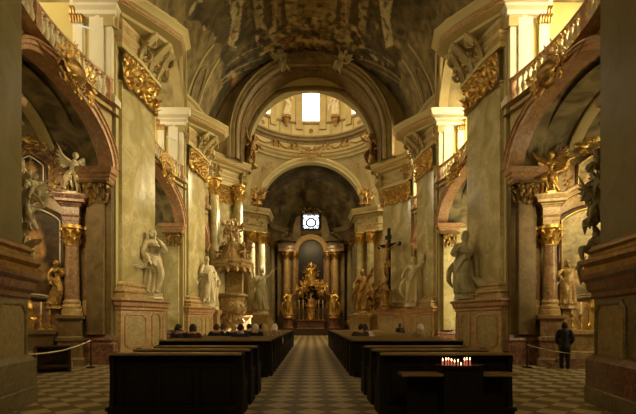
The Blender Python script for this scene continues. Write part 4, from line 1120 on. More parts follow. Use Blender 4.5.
statue('point', 'bishop_statue', 'tall dim statue with raised arm at the right corner before the chancel', (5.2, 43.4, 2.4), radians(-30), 2.3, M['gold_dark'])
# plinths under the chancel statues
for s in (-1, 1):
    o = thing('statue_pedestal', f'stone pedestal under the tall statue at the {SIDE[s]} corner before the chancel', 'pedestal', (s * 5.1, 43.5, 0))
    mb = MB(); Q = [(-.75, -.75), (-.75, .75), (.75, .75), (.75, -.75)]
    mb.sweep(Q, [(.1, 0), (.1, .3), (0, .4), (0, 1.95), (.08, 2.05), (.16, 2.2), (.16, 2.3), (0, 2.4)], closed=True); m_ = mb.build('pedestal_body', M['dado'], None); m_.parent = o
# figures in the drum
for k, (az, nm) in enumerate(((90 + 22.5, 'left'), (90 - 22.5, 'right'))):
    a = radians(az)
    statue('palm' if k == 0 else 'book', 'drum_statue', f'stucco statue standing on a bracket to the {nm} of the central dome window', ((DR - .5) * cos(a), DC + (DR - .5) * sin(a), 23.72), a - pi / 2, 1.28, M['statue'])
    bm_ = thing('wall_bracket', f'carved bracket under the drum statue {nm} of the central dome window', 'bracket', ((DR - .35) * cos(a), DC + (DR - .35) * sin(a), 22.6), a - pi / 2)
    mb = MB(); mb.lathe([(.08, 0), (.16, .1), (.14, .3), (.3, .55), (.34, .8), (.5, .92), (.5, 1.1)], n=12); mb.build('bracket_body', M['gold_dark'], None).parent = bm_
for k, (az, nm) in enumerate(((90 + 67.5, 'left'), (90 - 67.5, 'right'))):
    a = radians(az)
    statue('point', 'drum_statue', f'stucco statue on the far {nm} of the dome drum', ((DR - .5) * cos(a), DC + (DR - .5) * sin(a), 23.72), a - pi / 2, 1.28, M['statue'], plinth=True)

for s in (-1, 1):
    statue('fly', 'cornice_angel', f'dark gilded angel perched on the cornice at the {SIDE[s]} foot of the great crossing arch', (s * 4.72, 33.6, 13.62), -s * .8, 1.5, M['gold_dark'], cat='angel')
    statue('sit', 'cornice_angel', f'gilded angel seated on the cornice {SIDE[s]} of the chancel arch', (s * 5.6, 44.3, 13.55), s * .4, 1.7, M['gold_dark'], cat='angel')
# stucco angels on the inner corners behind the near piers
def angel_cluster(s):
    o = thing('angel_sculpture', f'pale stucco angels tumbling in clouds beside the {SIDE[s]} edge pier, before the side altar', 'sculpture', (s * 6.85, 10.0, 3.3))
    mb = MB(); r = random.Random(31 + s)
    for i in range(26):
        z = r.uniform(-.4, 2.1); c0 = Vector((s * (r.uniform(-.2, .2) + .05), r.uniform(-.05, .3), z))
        limb(mb, [c0 + Vector((r.uniform(-.15, .15), .1, .25)), c0, c0 + Vector((-s * r.uniform(.05, .35), -.1, r.uniform(-.2, .1))), c0 + Vector((-s * r.uniform(.1, .4), r.uniform(-.2, .1), -r.uniform(.2, .45)))], [.05, .1, .08, .025])
    for i in range(16): leaf(mb, (s * r.uniform(-.3, .1), r.uniform(-.2, .1), r.uniform(-.3, 2.0)), (-s * r.uniform(.1, 1), r.uniform(-.5, .3), r.uniform(-1, .7)), (0, -1, .2), r.uniform(.3, .6), .16, .3)
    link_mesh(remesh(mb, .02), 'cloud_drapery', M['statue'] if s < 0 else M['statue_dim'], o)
    for k, (kind, x, y, z, rz, sc) in enumerate((('fly', -.3, -.15, .35, 20, .72), ('fly', .0, -.2, 1.2, -50, .62), ('sit', -.3, -.05, 1.15, 60, .6), ('sit', -.1, -.2, -.3, -20, .6))):
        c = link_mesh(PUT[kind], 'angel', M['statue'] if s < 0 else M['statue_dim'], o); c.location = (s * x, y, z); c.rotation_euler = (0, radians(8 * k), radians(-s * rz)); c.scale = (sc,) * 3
    return o
angel_cluster(-1); angel_cluster(1)

# ================================================================== BALUSTRADES AND CARTOUCHES
BP = [(.085, 0), (.085, .05), (.05, .08), (.06, .14), (.1, .24), (.105, .32), (.07, .46), (.045, .57), (.06, .63), (.045, .66), (.085, .7), (.085, .76)]
bal = MB(); bal.lathe(BP, n=10)
BAL = None
def bx(y, a, b):   # swinging plan of the balustrade
    return wx(y, a, b) + .02
for s in (-1, 1):
    for bi, (a, b) in enumerate(BAYS):
        where = ['over the nearest chapel arch', 'over the second chapel arch', 'beside the crossing'][bi]
        c = (a + b) / 2
        o = thing('balustrade', f'swinging marble balustrade of the {SIDE[s]} gallery {where}', 'balustrade', (s * 7.5, c, 9.5))
        a0, b0 = a - .05, b + .02
        ys = [b0 + (a0 - b0) * i / 24 for i in range(25)]
        path = [(bx(y, a0, b0), y) for y in ys]
        ring_ = lambda w_, za, zb: [(-w_, za), (w_, za), (w_ + .02, (za + zb) / 2), (w_, zb), (-w_, zb), (-w_ - .02, (za + zb) / 2), (-w_, za)]
        mb = MB(); mb.sweep(path, ring_(.08, 9.53, 9.63), cap=False); mb.build('bottom_rail', M['pink'], o, side=s)
        mb = MB(); mb.sweep(path, ring_(.08, 10.38, 10.48), cap=False); mb.build('hand_rail', M['pink'], o, side=s)
        nb = int((b0 - a0) / .27); posts = {0, nb, nb // 3, 2 * nb // 3}
        for i in range(nb + 1):
            y = a0 + .1 + (b0 - a0 - .2) * i / nb; x = bx(y, a0, b0)
            if i in posts:
                mb = MB(); mb.box(x - .09, x + .09, y - .11, y + .11, 9.62, 10.39); mb.build('post', M['pink'], o, side=s, smooth=0)
            else:
                if BAL is None:
                    BAL = bal.build('baluster', M['statue'], None); BAL.parent = o; q = BAL
                else:
                    q = BAL.copy(); COL.objects.link(q); q.parent = o
                q.location = (s * (x - 7.5), y - c, .125)
        # gilded cartouche at the crown of the arch
        if bi < 2:
            yc = c + (.25 if bi == 0 else 0)
            k = thing('gilded_cartouche', f'gilded rocaille cartouche at the crown of the {["nearest", "second"][bi]} {SIDE[s]} arch', 'cartouche', (s * 7.45, yc, 9.1))
            X0 = 7.5; r = random.Random(40 + bi + s)
            mb = MB(); rows = []
            for i in range(9):
                t = i / 8; rows.append([(X0 - .06 - .4 * sin(pi * t) * (.3 + .7 * sin(pi * q / 8)), yc + (q / 8 - .5) * 1.15 * sin(pi * (t * .8 + .1)), 8.85 + t * .95) for q in range(9)])
            mb.grid(rows); mb.build('shield', M['gold_dark'], k, side=s)
            for cy_, cz_, w_, h_, n_ in ((.66, 9.3, .42, .6, 30), (-.66, 9.3, .42, .6, 30), (0, 9.9, .55, .2, 20), (0, 8.8, .45, .2, 18)):
                mb = MB(); rocaille(mb, (X0 - .22, yc + cy_, cz_), (0, 1, 0), (0, 0, 1), (-1, 0, 0), w_, h_, r, n_, 1.0); mb.build('rocaille_border', M['gold'], k, side=s)
# shell cartouche on the crossing arch, with two angels
o = thing('shell_cartouche', 'gilded shell cartouche at the crown of the great crossing arch', 'cartouche', (0, 30.6, 20.3))
mb = MB(); r = random.Random(77)
rocaille(mb, (0, 30.5, 19.85), (1, 0, 0), (0, 0, 1), (0, -1, 0), 1.9, .28, r, 46, 1.5); rocaille(mb, (0, 30.4, 20.6), (1, 0, 0), (0, 0, 1), (0, -1, 0), 1.4, .3, r, 34, 1.2)
mb.build('rocaille_border', M['gold_dark'], o)
mb = MB(); mb.extr([(x, 30.7, 20.2 + z) for x, z in ((-1.4, -.4), (1.4, -.4), (1.6, .15), (.9, .5), (-.9, .5), (-1.6, .15))], (0, -.25, 0)); mb.build('shield', M['arch'], o, smooth=0)
for s in (-1, 1):
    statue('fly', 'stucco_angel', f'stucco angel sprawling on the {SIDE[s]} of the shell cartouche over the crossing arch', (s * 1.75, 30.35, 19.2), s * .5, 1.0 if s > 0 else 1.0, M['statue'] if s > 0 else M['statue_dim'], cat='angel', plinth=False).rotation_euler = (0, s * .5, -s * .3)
o = thing('gilded_cartouche', 'gilded cartouche at the crown of the chancel arch beneath the drum', 'cartouche', (0, 46.5, 19.4))
mb = MB(); rocaille(mb, (0, 46.3, 19.75), (1, 0, 0), (0, 0, 1), (0, -1, 0), 1.25, .55, r, 44, 1.0); rocaille(mb, (0, 46.4, 19.2), (1, 0, 0), (0, 0, 1), (0, -1, 0), 2.4, .16, r, 30, 2.2)
mb.build('rocaille_border', M['gold_dark'], o)

# white lamps on the galleries
for s, y, lbl in ((-1, 15.1, 'behind the nearest left balustrade'), (-1, 24.3, 'behind the second left balustrade')):
    x = 7.95 if y < 20 else 7.9
    o = thing('gallery_lamp', 'white lamp bar on a thin stand ' + lbl, 'lamp', (s * x, y, GAL + .12))
    mb = MB(); mb.tube([(0, 0, .02), (0, 0, 2.35)], .025, 8); mb.lathe([(.25, 0), (.25, .04), (.05, .07)], n=12); mb.build('stand', M['white'], None).parent = o
    mb = MB(); mb.tube([(-.3, .1, 2.5), (.3, -.1, 2.2)], .03, 8); mb.build('lamp_tube', M['lamp'], None).parent = o

# ================================================================== ALTARS
def canvas(w, z0, z1, topf, botf, colf, nu=28, nv=44, y=0):
    mb = MB(); mb.c = []; rows = []
    for j in range(nv + 1):
        row = []
        for i in range(nu + 1):
            u = -1 + 2 * i / nu; a, b = z0 + botf(u), z1 + topf(u); v = j / nv
            row.append((u * w, y, a + (b - a) * v)); mb.c.append(colf(u, v))
        rows.append(row)
    mb.grid(rows); return mb
def outline(w, z0, z1, topf, botf, n=20, y=0):
    P = [Vector((-w + 2 * w * i / n, y, z0 + botf(-1 + 2 * i / n))) for i in range(n + 1)]
    P += [Vector((w - 2 * w * i / n, y, z1 + topf(1 - 2 * i / n))) for i in range(n + 1)]
    return P
def blob(u, v, cu, cv, ru, rv): return max(0, 1 - ((u - cu) / ru) ** 2 - ((v - cv) / rv) ** 2)
def pic_warm(seed):
    def f(u, v):
        c = mixc((.02, .013, .008), (.11, .06, .026), .5 + nz(u, v, seed, 1.5))
        for cu, cv, ru, rv, col in ((-.2, .42, .5, .2, (.75, .38, .12)), (.15, .58, .4, .18, (.66, .36, .13)), (-.4, .68, .3, .12, (.48, .27, .11)), (.3, .3, .3, .14, (.30, .17, .08)), (-.5, .25, .25, .12, (.38, .22, .1)), (.05, .78, .2, .1, (.42, .25, .11))):
            k = blob(u + .18 * nz(u, v, seed + 3, 3), v + .1 * nz(u, v, seed + 5, 3), cu, cv, ru, rv)
            c = mixc(c, col, min(1, 1.6 * k) * (.65 + .5 * nz(u, v, seed + 7, 6)))
        return c
    return f
def pic_cool(seed):
    def f(u, v):
        c = mixc((.16, .12, .055), (.46, .38, .21), min(1, max(0, v * 1.1 + .35 * nz(u, v, seed, 1.6))))
        for cu, cv, ru, rv, col in ((.1, .40, .55, .16, (.62, .40, .17)), (.35, .34, .32, .16, (.11, .14, .16)), (-.3, .25, .4, .14, (.66, .43, .19)), (.0, .52, .2, .1, (.72, .5, .26)), (.4, .55, .3, .12, (.55, .39, .2)), (.1, .12, .7, .12, (.07, .05, .03))):
            k = blob(u + .18 * nz(u, v, seed + 3, 3), v + .08 * nz(u, v, seed + 5, 3), cu, cv, ru, rv)
            c = mixc(c, col, min(1, 1.6 * k) * (.7 + .5 * nz(u, v, seed + 7, 6)))
        return c
    return f
def candlestick(mb, c, h, k=1.0):
    mb.lathe([(.11 * k, 0), (.11 * k, .03), (.05 * k, .07), (.03 * k, .16 * h), (.055 * k, .22 * h), (.025 * k, .3 * h), (.03 * k, .6 * h), (.05 * k, .66 * h), (.02 * k, .72 * h), (.06 * k, .95 * h), (.065 * k, h)], c, 12)
def side_altar(s):
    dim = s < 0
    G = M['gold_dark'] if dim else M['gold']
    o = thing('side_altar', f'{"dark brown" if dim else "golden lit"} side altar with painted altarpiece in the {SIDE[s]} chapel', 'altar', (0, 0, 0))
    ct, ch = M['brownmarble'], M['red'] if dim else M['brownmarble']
    mb = MB()
    mb.box(-2.0, 2.0, .15, .55, 0, 6.4)
    mb.extr([(x, .1, z) for x, z in ((-1.45, 6.3), (1.45, 6.3), (1.2, 7.0), (1.0, 7.7), (.5, 8.25), (-.5, 8.25), (-1.0, 7.7), (-1.2, 7.0))], (0, .35, 0))
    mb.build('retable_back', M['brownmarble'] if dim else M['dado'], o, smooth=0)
    for sx in (-1, 1):
        mb = MB(); c = (sx * 1.38, -.25)
        Q = [(c[0] - .38, c[1] - .38), (c[0] - .38, c[1] + .45), (c[0] + .38, c[1] + .45), (c[0] + .38, c[1] - .38)]
        mb.sweep(Q, [(.1, 0), (.1, .22), (0, .3), (0, .85), (.06, .9), (.06, 1.0), (-.02, 1.06), (-.02, 1.62), (.07, 1.68), (.07, 1.78), (0, 1.8)], closed=True)
        mb.build('column_pedestal', M['jamb'] if dim else M['brownmarble'], o, smooth=25)
        a, b, cc = MB(), MB(), MB(); column(a, b, cc, c[0], c[1], .24, 1.8, 5.0, random.Random(5), .75)
        cl = a.build('column', ct, o); b.build('column_base', M['dado'], cl); cc.build('gilt_capital', M['gold'], cl)
        mb = MB(); Q = [(c[0] - .25, c[1] - .25), (c[0] - .25, c[1] + .5), (c[0] + .25, c[1] + .5), (c[0] + .25, c[1] - .25)]
        mb.sweep(Q, [(o_ * .27, z) for o_, z in entab_prof(5.0, .62)], closed=True); mb.build('entablature_block', M['red'] if dim else M['dado'], o, smooth=25)
        # a slender second column set back
        a, b, cc = MB(), MB(), MB(); column(a, b, cc, sx * 1.85, .02, .17, 1.8, 5.0, random.Random(6), .7)
        cl = a.build('column', ct, o); b.build('column_base', M['dado'], cl); cc.build('gilt_capital', M['gold_dark'], cl)
    mb = MB()      # curved pediment between the entablature blocks
    P = [Vector((-1.3 + 2.6 * i / 20, .1, 5.75 + .62 * sin(pi * i / 20))) for i in range(21)]; N = [Vector((-(.3) * cos(pi * i / 20) * -1 * -1, 0, 1)).normalized() for i in range(21)]
    mb.rail(P, N, (0, -1, 0), [(-.12, -.1), (-.12, .12), (0, .16), (.05, .28), (.14, .32), (.18, .2), (.18, -.1)])
    mb.build('pediment', M['red'] if dim else M['dado'], o)
    tf = lambda u: .42 * cos(u * pi / 2) ** .7 - .0 if abs(u) < 1 else 0
    bf = lambda u: .16 * cos(u * pi / 2) if abs(u) < 1 else 0
    fr = MB(); P = outline(1.05, 2.28, 5.25, tf, bf); fr.tube(P, .08, 8, closed=True)
    f = fr.build('painting_frame', M['darkbrown'], o)
    fr = MB(); fr.tube([p + Vector((0, -.07, 0)) for p in outline(.96, 2.38, 5.17, tf, bf)], .026, 6, closed=True); fr.build('gilt_fillet', M['white'] if dim else M['gold'], f)
    canvas(1.03, 2.3, 5.23, tf, bf, pic_warm(3) if dim else pic_cool(5), y=.04).build('canvas', M['canvas'], f, recalc=False)
    fr = MB(); tf2 = lambda u: .32 * (1 - abs(u)) ** .8
    fr.tube(outline(.48, 6.35, 7.15, tf2, lambda u: 0, n=12), .06, 8, closed=True)
    f = fr.build('upper_frame', M['darkbrown'], o)
    fr = MB(); fr.tube([p + Vector((0, -.06, 0)) for p in outline(.43, 6.4, 7.11, tf2, lambda u: 0, n=12)], .018, 6, closed=True); fr.build('gilt_fillet', M['white'] if dim else M['gold'], f)
    canvas(.47, 6.36, 7.14, tf2, lambda u: 0, pic_warm(11) if dim else pic_cool(13), 14, 18, y=.03).build('upper_canvas', M['canvas'], f, recalc=False)
    r = random.Random(60 + s)
    mb = MB(); rocaille(mb, (0, .0, 7.85), (1, 0, 0), (0, 0, 1), (0, -1, 0), .48, .28, r, 26, 1.3); rocaille(mb, (0, .0, 7.45), (1, 0, 0), (0, 0, 1), (0, -1, 0), .25, .12, r, 10, 1.5)
    for i in range(13):
        a = pi * i / 12; leaf(mb, (0, 0, 7.95), (cos(a), 0, sin(a) + .1), (0, -1, 0), .42, .05, .05, 3)
    mb.build('gilt_crest', M['gold'], o)
    for sx in (-1, 1):
        mb = MB(); rocaille(mb, (sx * .75, -.0, 6.3), (1, 0, 0), (0, 0, 1), (0, -1, 0), .3, .16, r, 12, 1.5); mb.build('gilt_ornament', M['gold'], o)
        mb = MB(); rocaille(mb, (sx * .78, 0, 6.9), (1, 0, 0), (0, 0, 1), (0, -1, 0), .14, .45, r, 14, 1.8); mb.build('gilt_ornament', M['gold'], o)
        mb = MB(); rocaille(mb, (sx * .95, -.02, 7.5), (1, 0, 0), (0, 0, 1), (0, -1, 0), .28, .4, r, 16, 1.2); mb.build('dark_ornament', M['red'], o)
    # mensa, steps, tabernacle
    mb = MB(); mb.sweep([(-.95, -.75), (-.95, .1), (.95, .1), (.95, -.75)], [(-.06, .3), (-.06, .5), (-.14, .55), (-.02, 1.1), (.04, 1.14), (.04, 1.26), (0, 1.28)], closed=True); mb.build('altar_table', M['jamb'] if dim else M['dado'], o, smooth=25)
    mb = MB(); mb.box(-1.0, 1.0, -.35, .15, 1.28, 2.0); mb.box(-.85, .85, -.2, .15, 2.0, 2.25); mb.build('predella', M['brownmarble'] if dim else M['dado'], o, smooth=0)
    mb = MB(); mb.box(-.22, .22, -.5, -.2, 1.3, 2.0); mb.lathe([(.24, 0), (.26, .06), (.2, .22), (.08, .34), (.02, .5)], (0, -.35, 2.0), 12); rocaille(mb, (0, -.5, 1.7), (1, 0, 0), (0, 0, 1), (0, -1, 0), .26, .36, r, 16, .9); mb.build('tabernacle', M['gold'], o)
    mb = MB(); mb.box(-1.5, 1.5, -1.35, .2, 0, .15); mb.box(-1.25, 1.25, -1.05, .2, .15, .3); mb.build('altar_steps', M['brownmarble'], o, smooth=0)
    o.location = (s * 9.97, 15.25, 0); o.rotation_euler = (0, 0, -s * radians(18))
    R = Matrix.Rotation(-s * radians(18), 3, 'Z')
    def W(x, y, z): return tuple(Vector((s * 9.97, 15.25, 0)) + R @ Vector((x, y, z)))
    nm = SIDE[s]
    for sx, wh in ((-1, 'left'), (1, 'right')):
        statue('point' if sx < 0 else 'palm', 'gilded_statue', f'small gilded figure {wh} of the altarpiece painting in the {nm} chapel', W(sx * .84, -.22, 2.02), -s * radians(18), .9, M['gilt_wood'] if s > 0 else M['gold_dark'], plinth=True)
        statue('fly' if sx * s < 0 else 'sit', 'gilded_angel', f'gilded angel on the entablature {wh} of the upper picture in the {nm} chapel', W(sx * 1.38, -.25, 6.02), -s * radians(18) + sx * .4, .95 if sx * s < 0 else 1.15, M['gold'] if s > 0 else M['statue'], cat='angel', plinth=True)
    for i, x in enumerate((-.72, -.45, .45, .72)):
        k = thing('altar_candlestick', f'gilt candlestick on the side altar in the {nm} chapel, {["far left", "inner left", "inner right", "far right"][i]}', 'candlestick', W(x, -.42, 1.28), group=f'candlesticks of the {nm} side altar')
        mb = MB(); candlestick(mb, (0, 0, 0), .55); mb.build('stick', M['gold'], None).parent = k
        mb = MB(); mb.tube([(0, 0, .55), (0, 0, .95)], .025, 8); mb.build('candle', M['white'], None).parent = k
side_altar(-1); side_altar(1)

# high altar
ho = thing('high_altar', 'towering gilded high altar with brown columns at the far end of the chancel', 'altar', (0, 52.5, 0))
Y0 = 52.5
mb = MB()
mb.box(-4.2, 4.2, 54.0, 54.5, 0, 10.6)
mb.build('retable_back', M['apse'], ho, smooth=0)
for x, r_, m_ in ((-3.05, .42, 'dado'), (3.05, .42, 'dado'), (-2.05, .36, 'brownmarble'), (2.05, .36, 'brownmarble')):
    yy = Y0 + .9 + (.2 if abs(x) > 2.5 else .4)
    mb = MB(); mb.box(x - .6, x + .6, yy - .6, yy + .7, 0, 3.2); mb.box(x - .7, x + .7, yy - .7, yy + .7, 3.0, 3.3); pd_ = mb.build('column_pedestal', M['red'], ho, smooth=0)
    a, b, cc = MB(), MB(), MB(); column(a, b, cc, x, yy, r_, 3.3, 10.3, rngc, 1.0)
    c_ = a.build('column', M[m_], ho); b.build('column_base', M['gold_dark'], c_); cc.build('gilt_capital', M['gold_dark'], c_)
for sg in (-1, 1):
    mb = MB(); mb.sweep([(1.6, 54.3), (1.6, 53.6), (2.6, 53.1), (4.1, 53.0), (4.4, 54.4)], [(o_ * .5, z) for o_, z in entab_prof(10.3, .75)]); mb.build('entablature', M['brownmarble'], ho, side=sg, smooth=25)
mb = MB(); mb.grid([[(r_ * cos(pi * i / 30), y, 10.2 + r_ * sin(pi * i / 30)) for i in range(31)] for r_, y in ((2.3, 53.95), (2.3, 53.6), (2.1, 53.5), (1.9, 53.6), (1.75, 53.55), (1.6, 53.7), (1.6, 53.98))]); mb.build('arch_moulding', M['dado'], ho)
for x_, nm_ in ((-1, 'left'), (1, 'right')):
    mb = MB(); rg = random.Random(33)
    rocaille(mb, (x_ * 1.75, 54.6, 13.2), (1, 0, 0), (0, 0, 1), (0, -1, 0), .5, 1.3, rg, 40, .8); rocaille(mb, (x_ * 2.9, 54.4, 12.2), (1, 0, 0), (0, 0, 1), (0, -1, 0), .8, .6, rg, 30, .8)
    mb.extr([(x_ * a_, 54.5, b_) for a_, b_ in ((1.35, 11.8), (3.6, 11.2), (3.3, 12.0), (2.4, 12.6), (2.2, 13.6), (1.9, 14.8), (1.35, 15.0))], (0, .4, 0)); mb.build('gable_scroll', M['apse'], ho)
mb = MB(); rocaille(mb, (0, 54.6, 15.6), (1, 0, 0), (0, 0, 1), (0, -1, 0), 1.2, .5, random.Random(34), 34, .9); mb.build('gable_crest', M['gold_dark'], ho)
tfh = lambda u: 1.55 * sqrt(max(0, 1 - u * u))
canvas(1.58, 3.0, 10.2, tfh, lambda u: 0, lambda u, v: mixc((.004, .003, .002), (.03, .02, .009), max(0, .25 + .6 * nz(u, v * 3, 6, 1.6) + .5 * blob(u, v, .35, .88, .4, .12) + .4 * blob(u, v, -.3, .86, .3, .12))), 20, 50, y=53.96).build('altar_painting', M['canvas'], ho, recalc=False)
r = random.Random(90)
mb = MB()
for i in range(90):      # golden pyramid of clouds, rays and scrolls
    t = r.random() ** .7; z = 3.2 + 5.4 * t; w = 1.75 * (1 - .82 * t)
    rocaille(mb, (r.uniform(-w, w), 53.3 - .9 * (1 - t) * r.random(), z), (1, 0, 0), (0, 0, 1), (r.uniform(-.4, .4), -1, .2), .32, .32, r, 5, 1.3)
mb.build('gilt_glory', M['gold_dark'], ho)
mb = MB()
for i in range(26):
    a = pi * i / 25; leaf(mb, (0, 53.5, 7.4), (cos(a), 0, sin(a) + .35), (0, -1, 0), .9 + .5 * (i % 2), .08, 0, 3)
mb.build('gilt_rays', M['gold'], ho)
mb = MB(); mb.sweep([(-1.7, Y0 - .6), (-1.7, Y0 + .6), (1.7, Y0 + .6), (1.7, Y0 - .6)], [(0, .75), (-.1, .85), (-.05, 1.6), (.1, 1.68), (.1, 1.8), (0, 1.82)], closed=True); mb.build('altar_table', M['red'], ho, smooth=25)
mb = MB(); mb.box(-1.9, 1.9, Y0 + .1, Y0 + 1.0, 1.8, 2.5); mb.box(-1.6, 1.6, Y0 + .3, Y0 + 1.2, 2.5, 3.2); mb.build('gradine', M['darkbrown'], ho, smooth=0)
mb = MB(); mb.lathe([(.55, 1.8), (.6, 1.95), (.5, 2.1), (.52, 3.3), (.65, 3.4), (.6, 3.6), (.35, 4.1), (.15, 4.4), (.03, 4.7)], (0, Y0 + .2, 0), 16); rocaille(mb, (0, Y0 - .3, 2.7), (1, 0, 0), (0, 0, 1), (0, -1, 0), .5, .7, r, 26, .8); mb.build('tabernacle', M['gold'], ho)
mb = MB()
for i, w in enumerate((4.3, 3.9, 3.5, 3.1, 2.7)): mb.box(-w, w, 49.4 + i * .42, 54, i * .15, (i + 1) * .15)
mb.build('altar_steps', M['darkbrown'], ho, smooth=0)
for s in (-1, 1):
    statue('point', 'gilded_statue', f'gilded saint with outstretched arm {SIDE[s]} of the high altar', (s * 2.75, 51.6, 2.05), s * -.3, 1.75, M['gold']).scale = (1.75 * -s, 1.75, 1.75)
    o = thing('statue_pedestal', f'dark pedestal under the gilded saint {SIDE[s]} of the high altar', 'pedestal', (s * 2.75, 51.6, .75))
    mb = MB(); mb.lathe([(.75, 0), (.75, .15), (.6, .25), (.55, 1.05), (.7, 1.2), (.7, 1.3)], n=8); mb.build('pedestal_body', M['red'], None).parent = o
statue('bishop', 'gilded_statue', 'gilded figure in glory crowning the high altar', (0, 53.0, 6.0), 0, 1.35, M['gold'])
for i, (x, z, sc, k) in enumerate(((-1.25, 4.3, 1.0, 'fly'), (1.3, 4.5, 1.0, 'fly'), (-.8, 5.6, .9, 'sit'), (.9, 5.7, .9, 'sit'))):
    statue(k, 'gilded_angel', f'gilded angel in the {"left" if x < 0 else "right"} {"lower" if i < 2 else "upper"} part of the high altar glory', (x, 52.7, z), -x * .4, sc * 1.2, M['gold'], cat='angel', plinth=False)
k = thing('altar_crucifix', 'gold crucifix standing on the high altar', 'crucifix', (0, Y0 - .35, 1.82)); mb = MB(); candlestick(mb, (0, 0, 0), 1.0, 1.3); mb.cbox((0, 0, 2.0), (.05, .03, 1.1)); mb.cbox((0, 0, 2.45), (.42, .03, .05)); mb.build('cross', M['gold'], None).parent = k
mb = MB(); limb(mb, [(0, -.05, 1.6), (.03, -.1, 1.95), (0, -.06, 2.35)], [.04, .06, .07]); limb(mb, [(-.38, -.05, 2.48), (0, -.06, 2.33), (.38, -.05, 2.48)], [.025, .035, .025]); mb.ell((0, -.1, 2.48), (.07, .07, .09)); mb.build('corpus', M['gold'], None).parent = k
for i, x in enumerate((-1.45, -.95, .95, 1.45)):
    k = thing('altar_candlestick', f'tall gold candlestick on the high altar, {["outer left", "inner left", "inner right", "outer right"][i]}', 'candlestick', (x, Y0 - .3, 1.82), group='candlesticks of the high altar')
    mb = MB(); candlestick(mb, (0, 0, 0), 1.5, 1.2); mb.build('stick', M['gold'], None).parent = k
    mb = MB(); mb.tube([(0, 0, 1.5), (0, 0, 2.4)], .045, 8); mb.build('candle', M['white'], None).parent = k

# pulpit on the left crossing pier
px, py = -5.75, 31.2
po = thing('pulpit', 'gilded rococo pulpit with carved canopy on the left crossing pier', 'pulpit', (px, py, 0))
def wob(k, a_): return lambda a, z: 1 + a_ * abs(sin(k * a / 2))
mb = MB(); mb.lathe([(.05, 1.5), (.18, 1.65), (.4, 1.9), (.5, 2.05), (.85, 2.15), (1.0, 2.35), (1.05, 2.6), (.95, 2.85), (.9, 3.2), (.98, 3.35), (1.1, 3.42), (1.1, 3.56), (.95, 3.6)], (px, py, 0), 48, wob(10, .07))
mb.build('basket', M['gilt_wood'], po)
mb = MB(); r = random.Random(17)
for i in range(12):
    a = 2 * pi * i / 12; d = Vector((cos(a), sin(a), 0)); rocaille(mb, Vector((px, py, 2.75)) + d * 1.03, (-d.y, d.x, 0), (0, 0, 1), d, .26, .5, r, 11, 1.1)
    leaf(mb, Vector((px, py, 2.1)) + d * .6, d * .3 + Vector((0, 0, -1)), d, .6, .25, .2)
mb.build('basket_ornament', M['gilt_wood'], po)
mb = MB(); mb.box(px - .6, px + .6, py + .9, py + 1.1, 3.4, 5.5); mb.build('back_panel', M['gilt_wood'], po, smooth=0)
mb = MB(); mb.lathe([(.3, 5.35), (1.25, 5.3), (1.45, 5.4), (1.5, 5.55), (1.35, 5.7), (1.4, 5.85), (1.15, 6.0), (.95, 6.3), (.6, 6.7), (.5, 6.95), (.55, 7.1), (.3, 7.3)], (px, py + .1, 0), 56, wob(12, .09)); mb.build('canopy', M['gilt_wood'], po)
mb = MB()
for i in range(16):
    a = 2 * pi * i / 16; d = Vector((cos(a), sin(a), 0)); C = Vector((px, py + .1, 5.55)) + d * 1.5
    rocaille(mb, C, (-d.y, d.x, 0), (0, 0, 1), d, .28, .22, r, 8, 1.6)
    leaf(mb, C - Vector((0, 0, .15)), Vector((0, 0, -1)) + d * .1, d, .42, .26, .15)      # lambrequin tassels
    if i % 2 == 0: spiral(mb, Vector((px, py + .1, 6.15)) + d * 1.1, d, Vector((0, 0, 1)), Vector((-d.y, d.x, 0)), .3, 1.2, .06)
mb.build('canopy_ornament', M['gilt_wood'], po)
mb = MB()
for q in range(34): 
    t = q / 33; a = q * 2.4; rocaille(mb, (px + .75 * (1 - t) * cos(a), py + .1 + .75 * (1 - t) * sin(a), 6.5 + 2.6 * t), (cos(a), sin(a), 0), (0, 0, 1), (-sin(a), cos(a), 0), .24, .3, r, 4, 1.3)
mb.tube([(px, py + .1, 6.8), (px, py + .1, 9.0)], [.3, .06], 8)
mb.build('canopy_crown', M['gilt_wood'], po)
for i, (dx, dy, z, kd, sc, rz) in enumerate(((-1.0, -.2, 6.35, 'sit', 1.0, .5), (.95, -.3, 6.3, 'sit', 1.0, -.4), (0, -.5, 7.2, 'fly', .8, 0), (-.45, .1, 7.7, 'fly', .8, .7), (.4, .2, 8.0, 'sit', .8, -.6))):
    c = link_mesh(PUT[kd], 'putto', M['gilt_wood'], po); c.location = (dx, dy, z); c.scale = (sc,) * 3; c.rotation_euler = (0, 0, rz)
mb = MB(); mb.box(px - 1.4, px + 1.25, py + .4, py + 1.4, 0, 2.0); mb.box(px - 1.5, px + 1.35, py + .3, py + 1.5, 1.9, 2.05); mb.box(px - .25, px + .25, py + .3, py + 1.5, 2.05, 3.3); mb.build('pulpit_base', M['dado'], po, smooth=0)

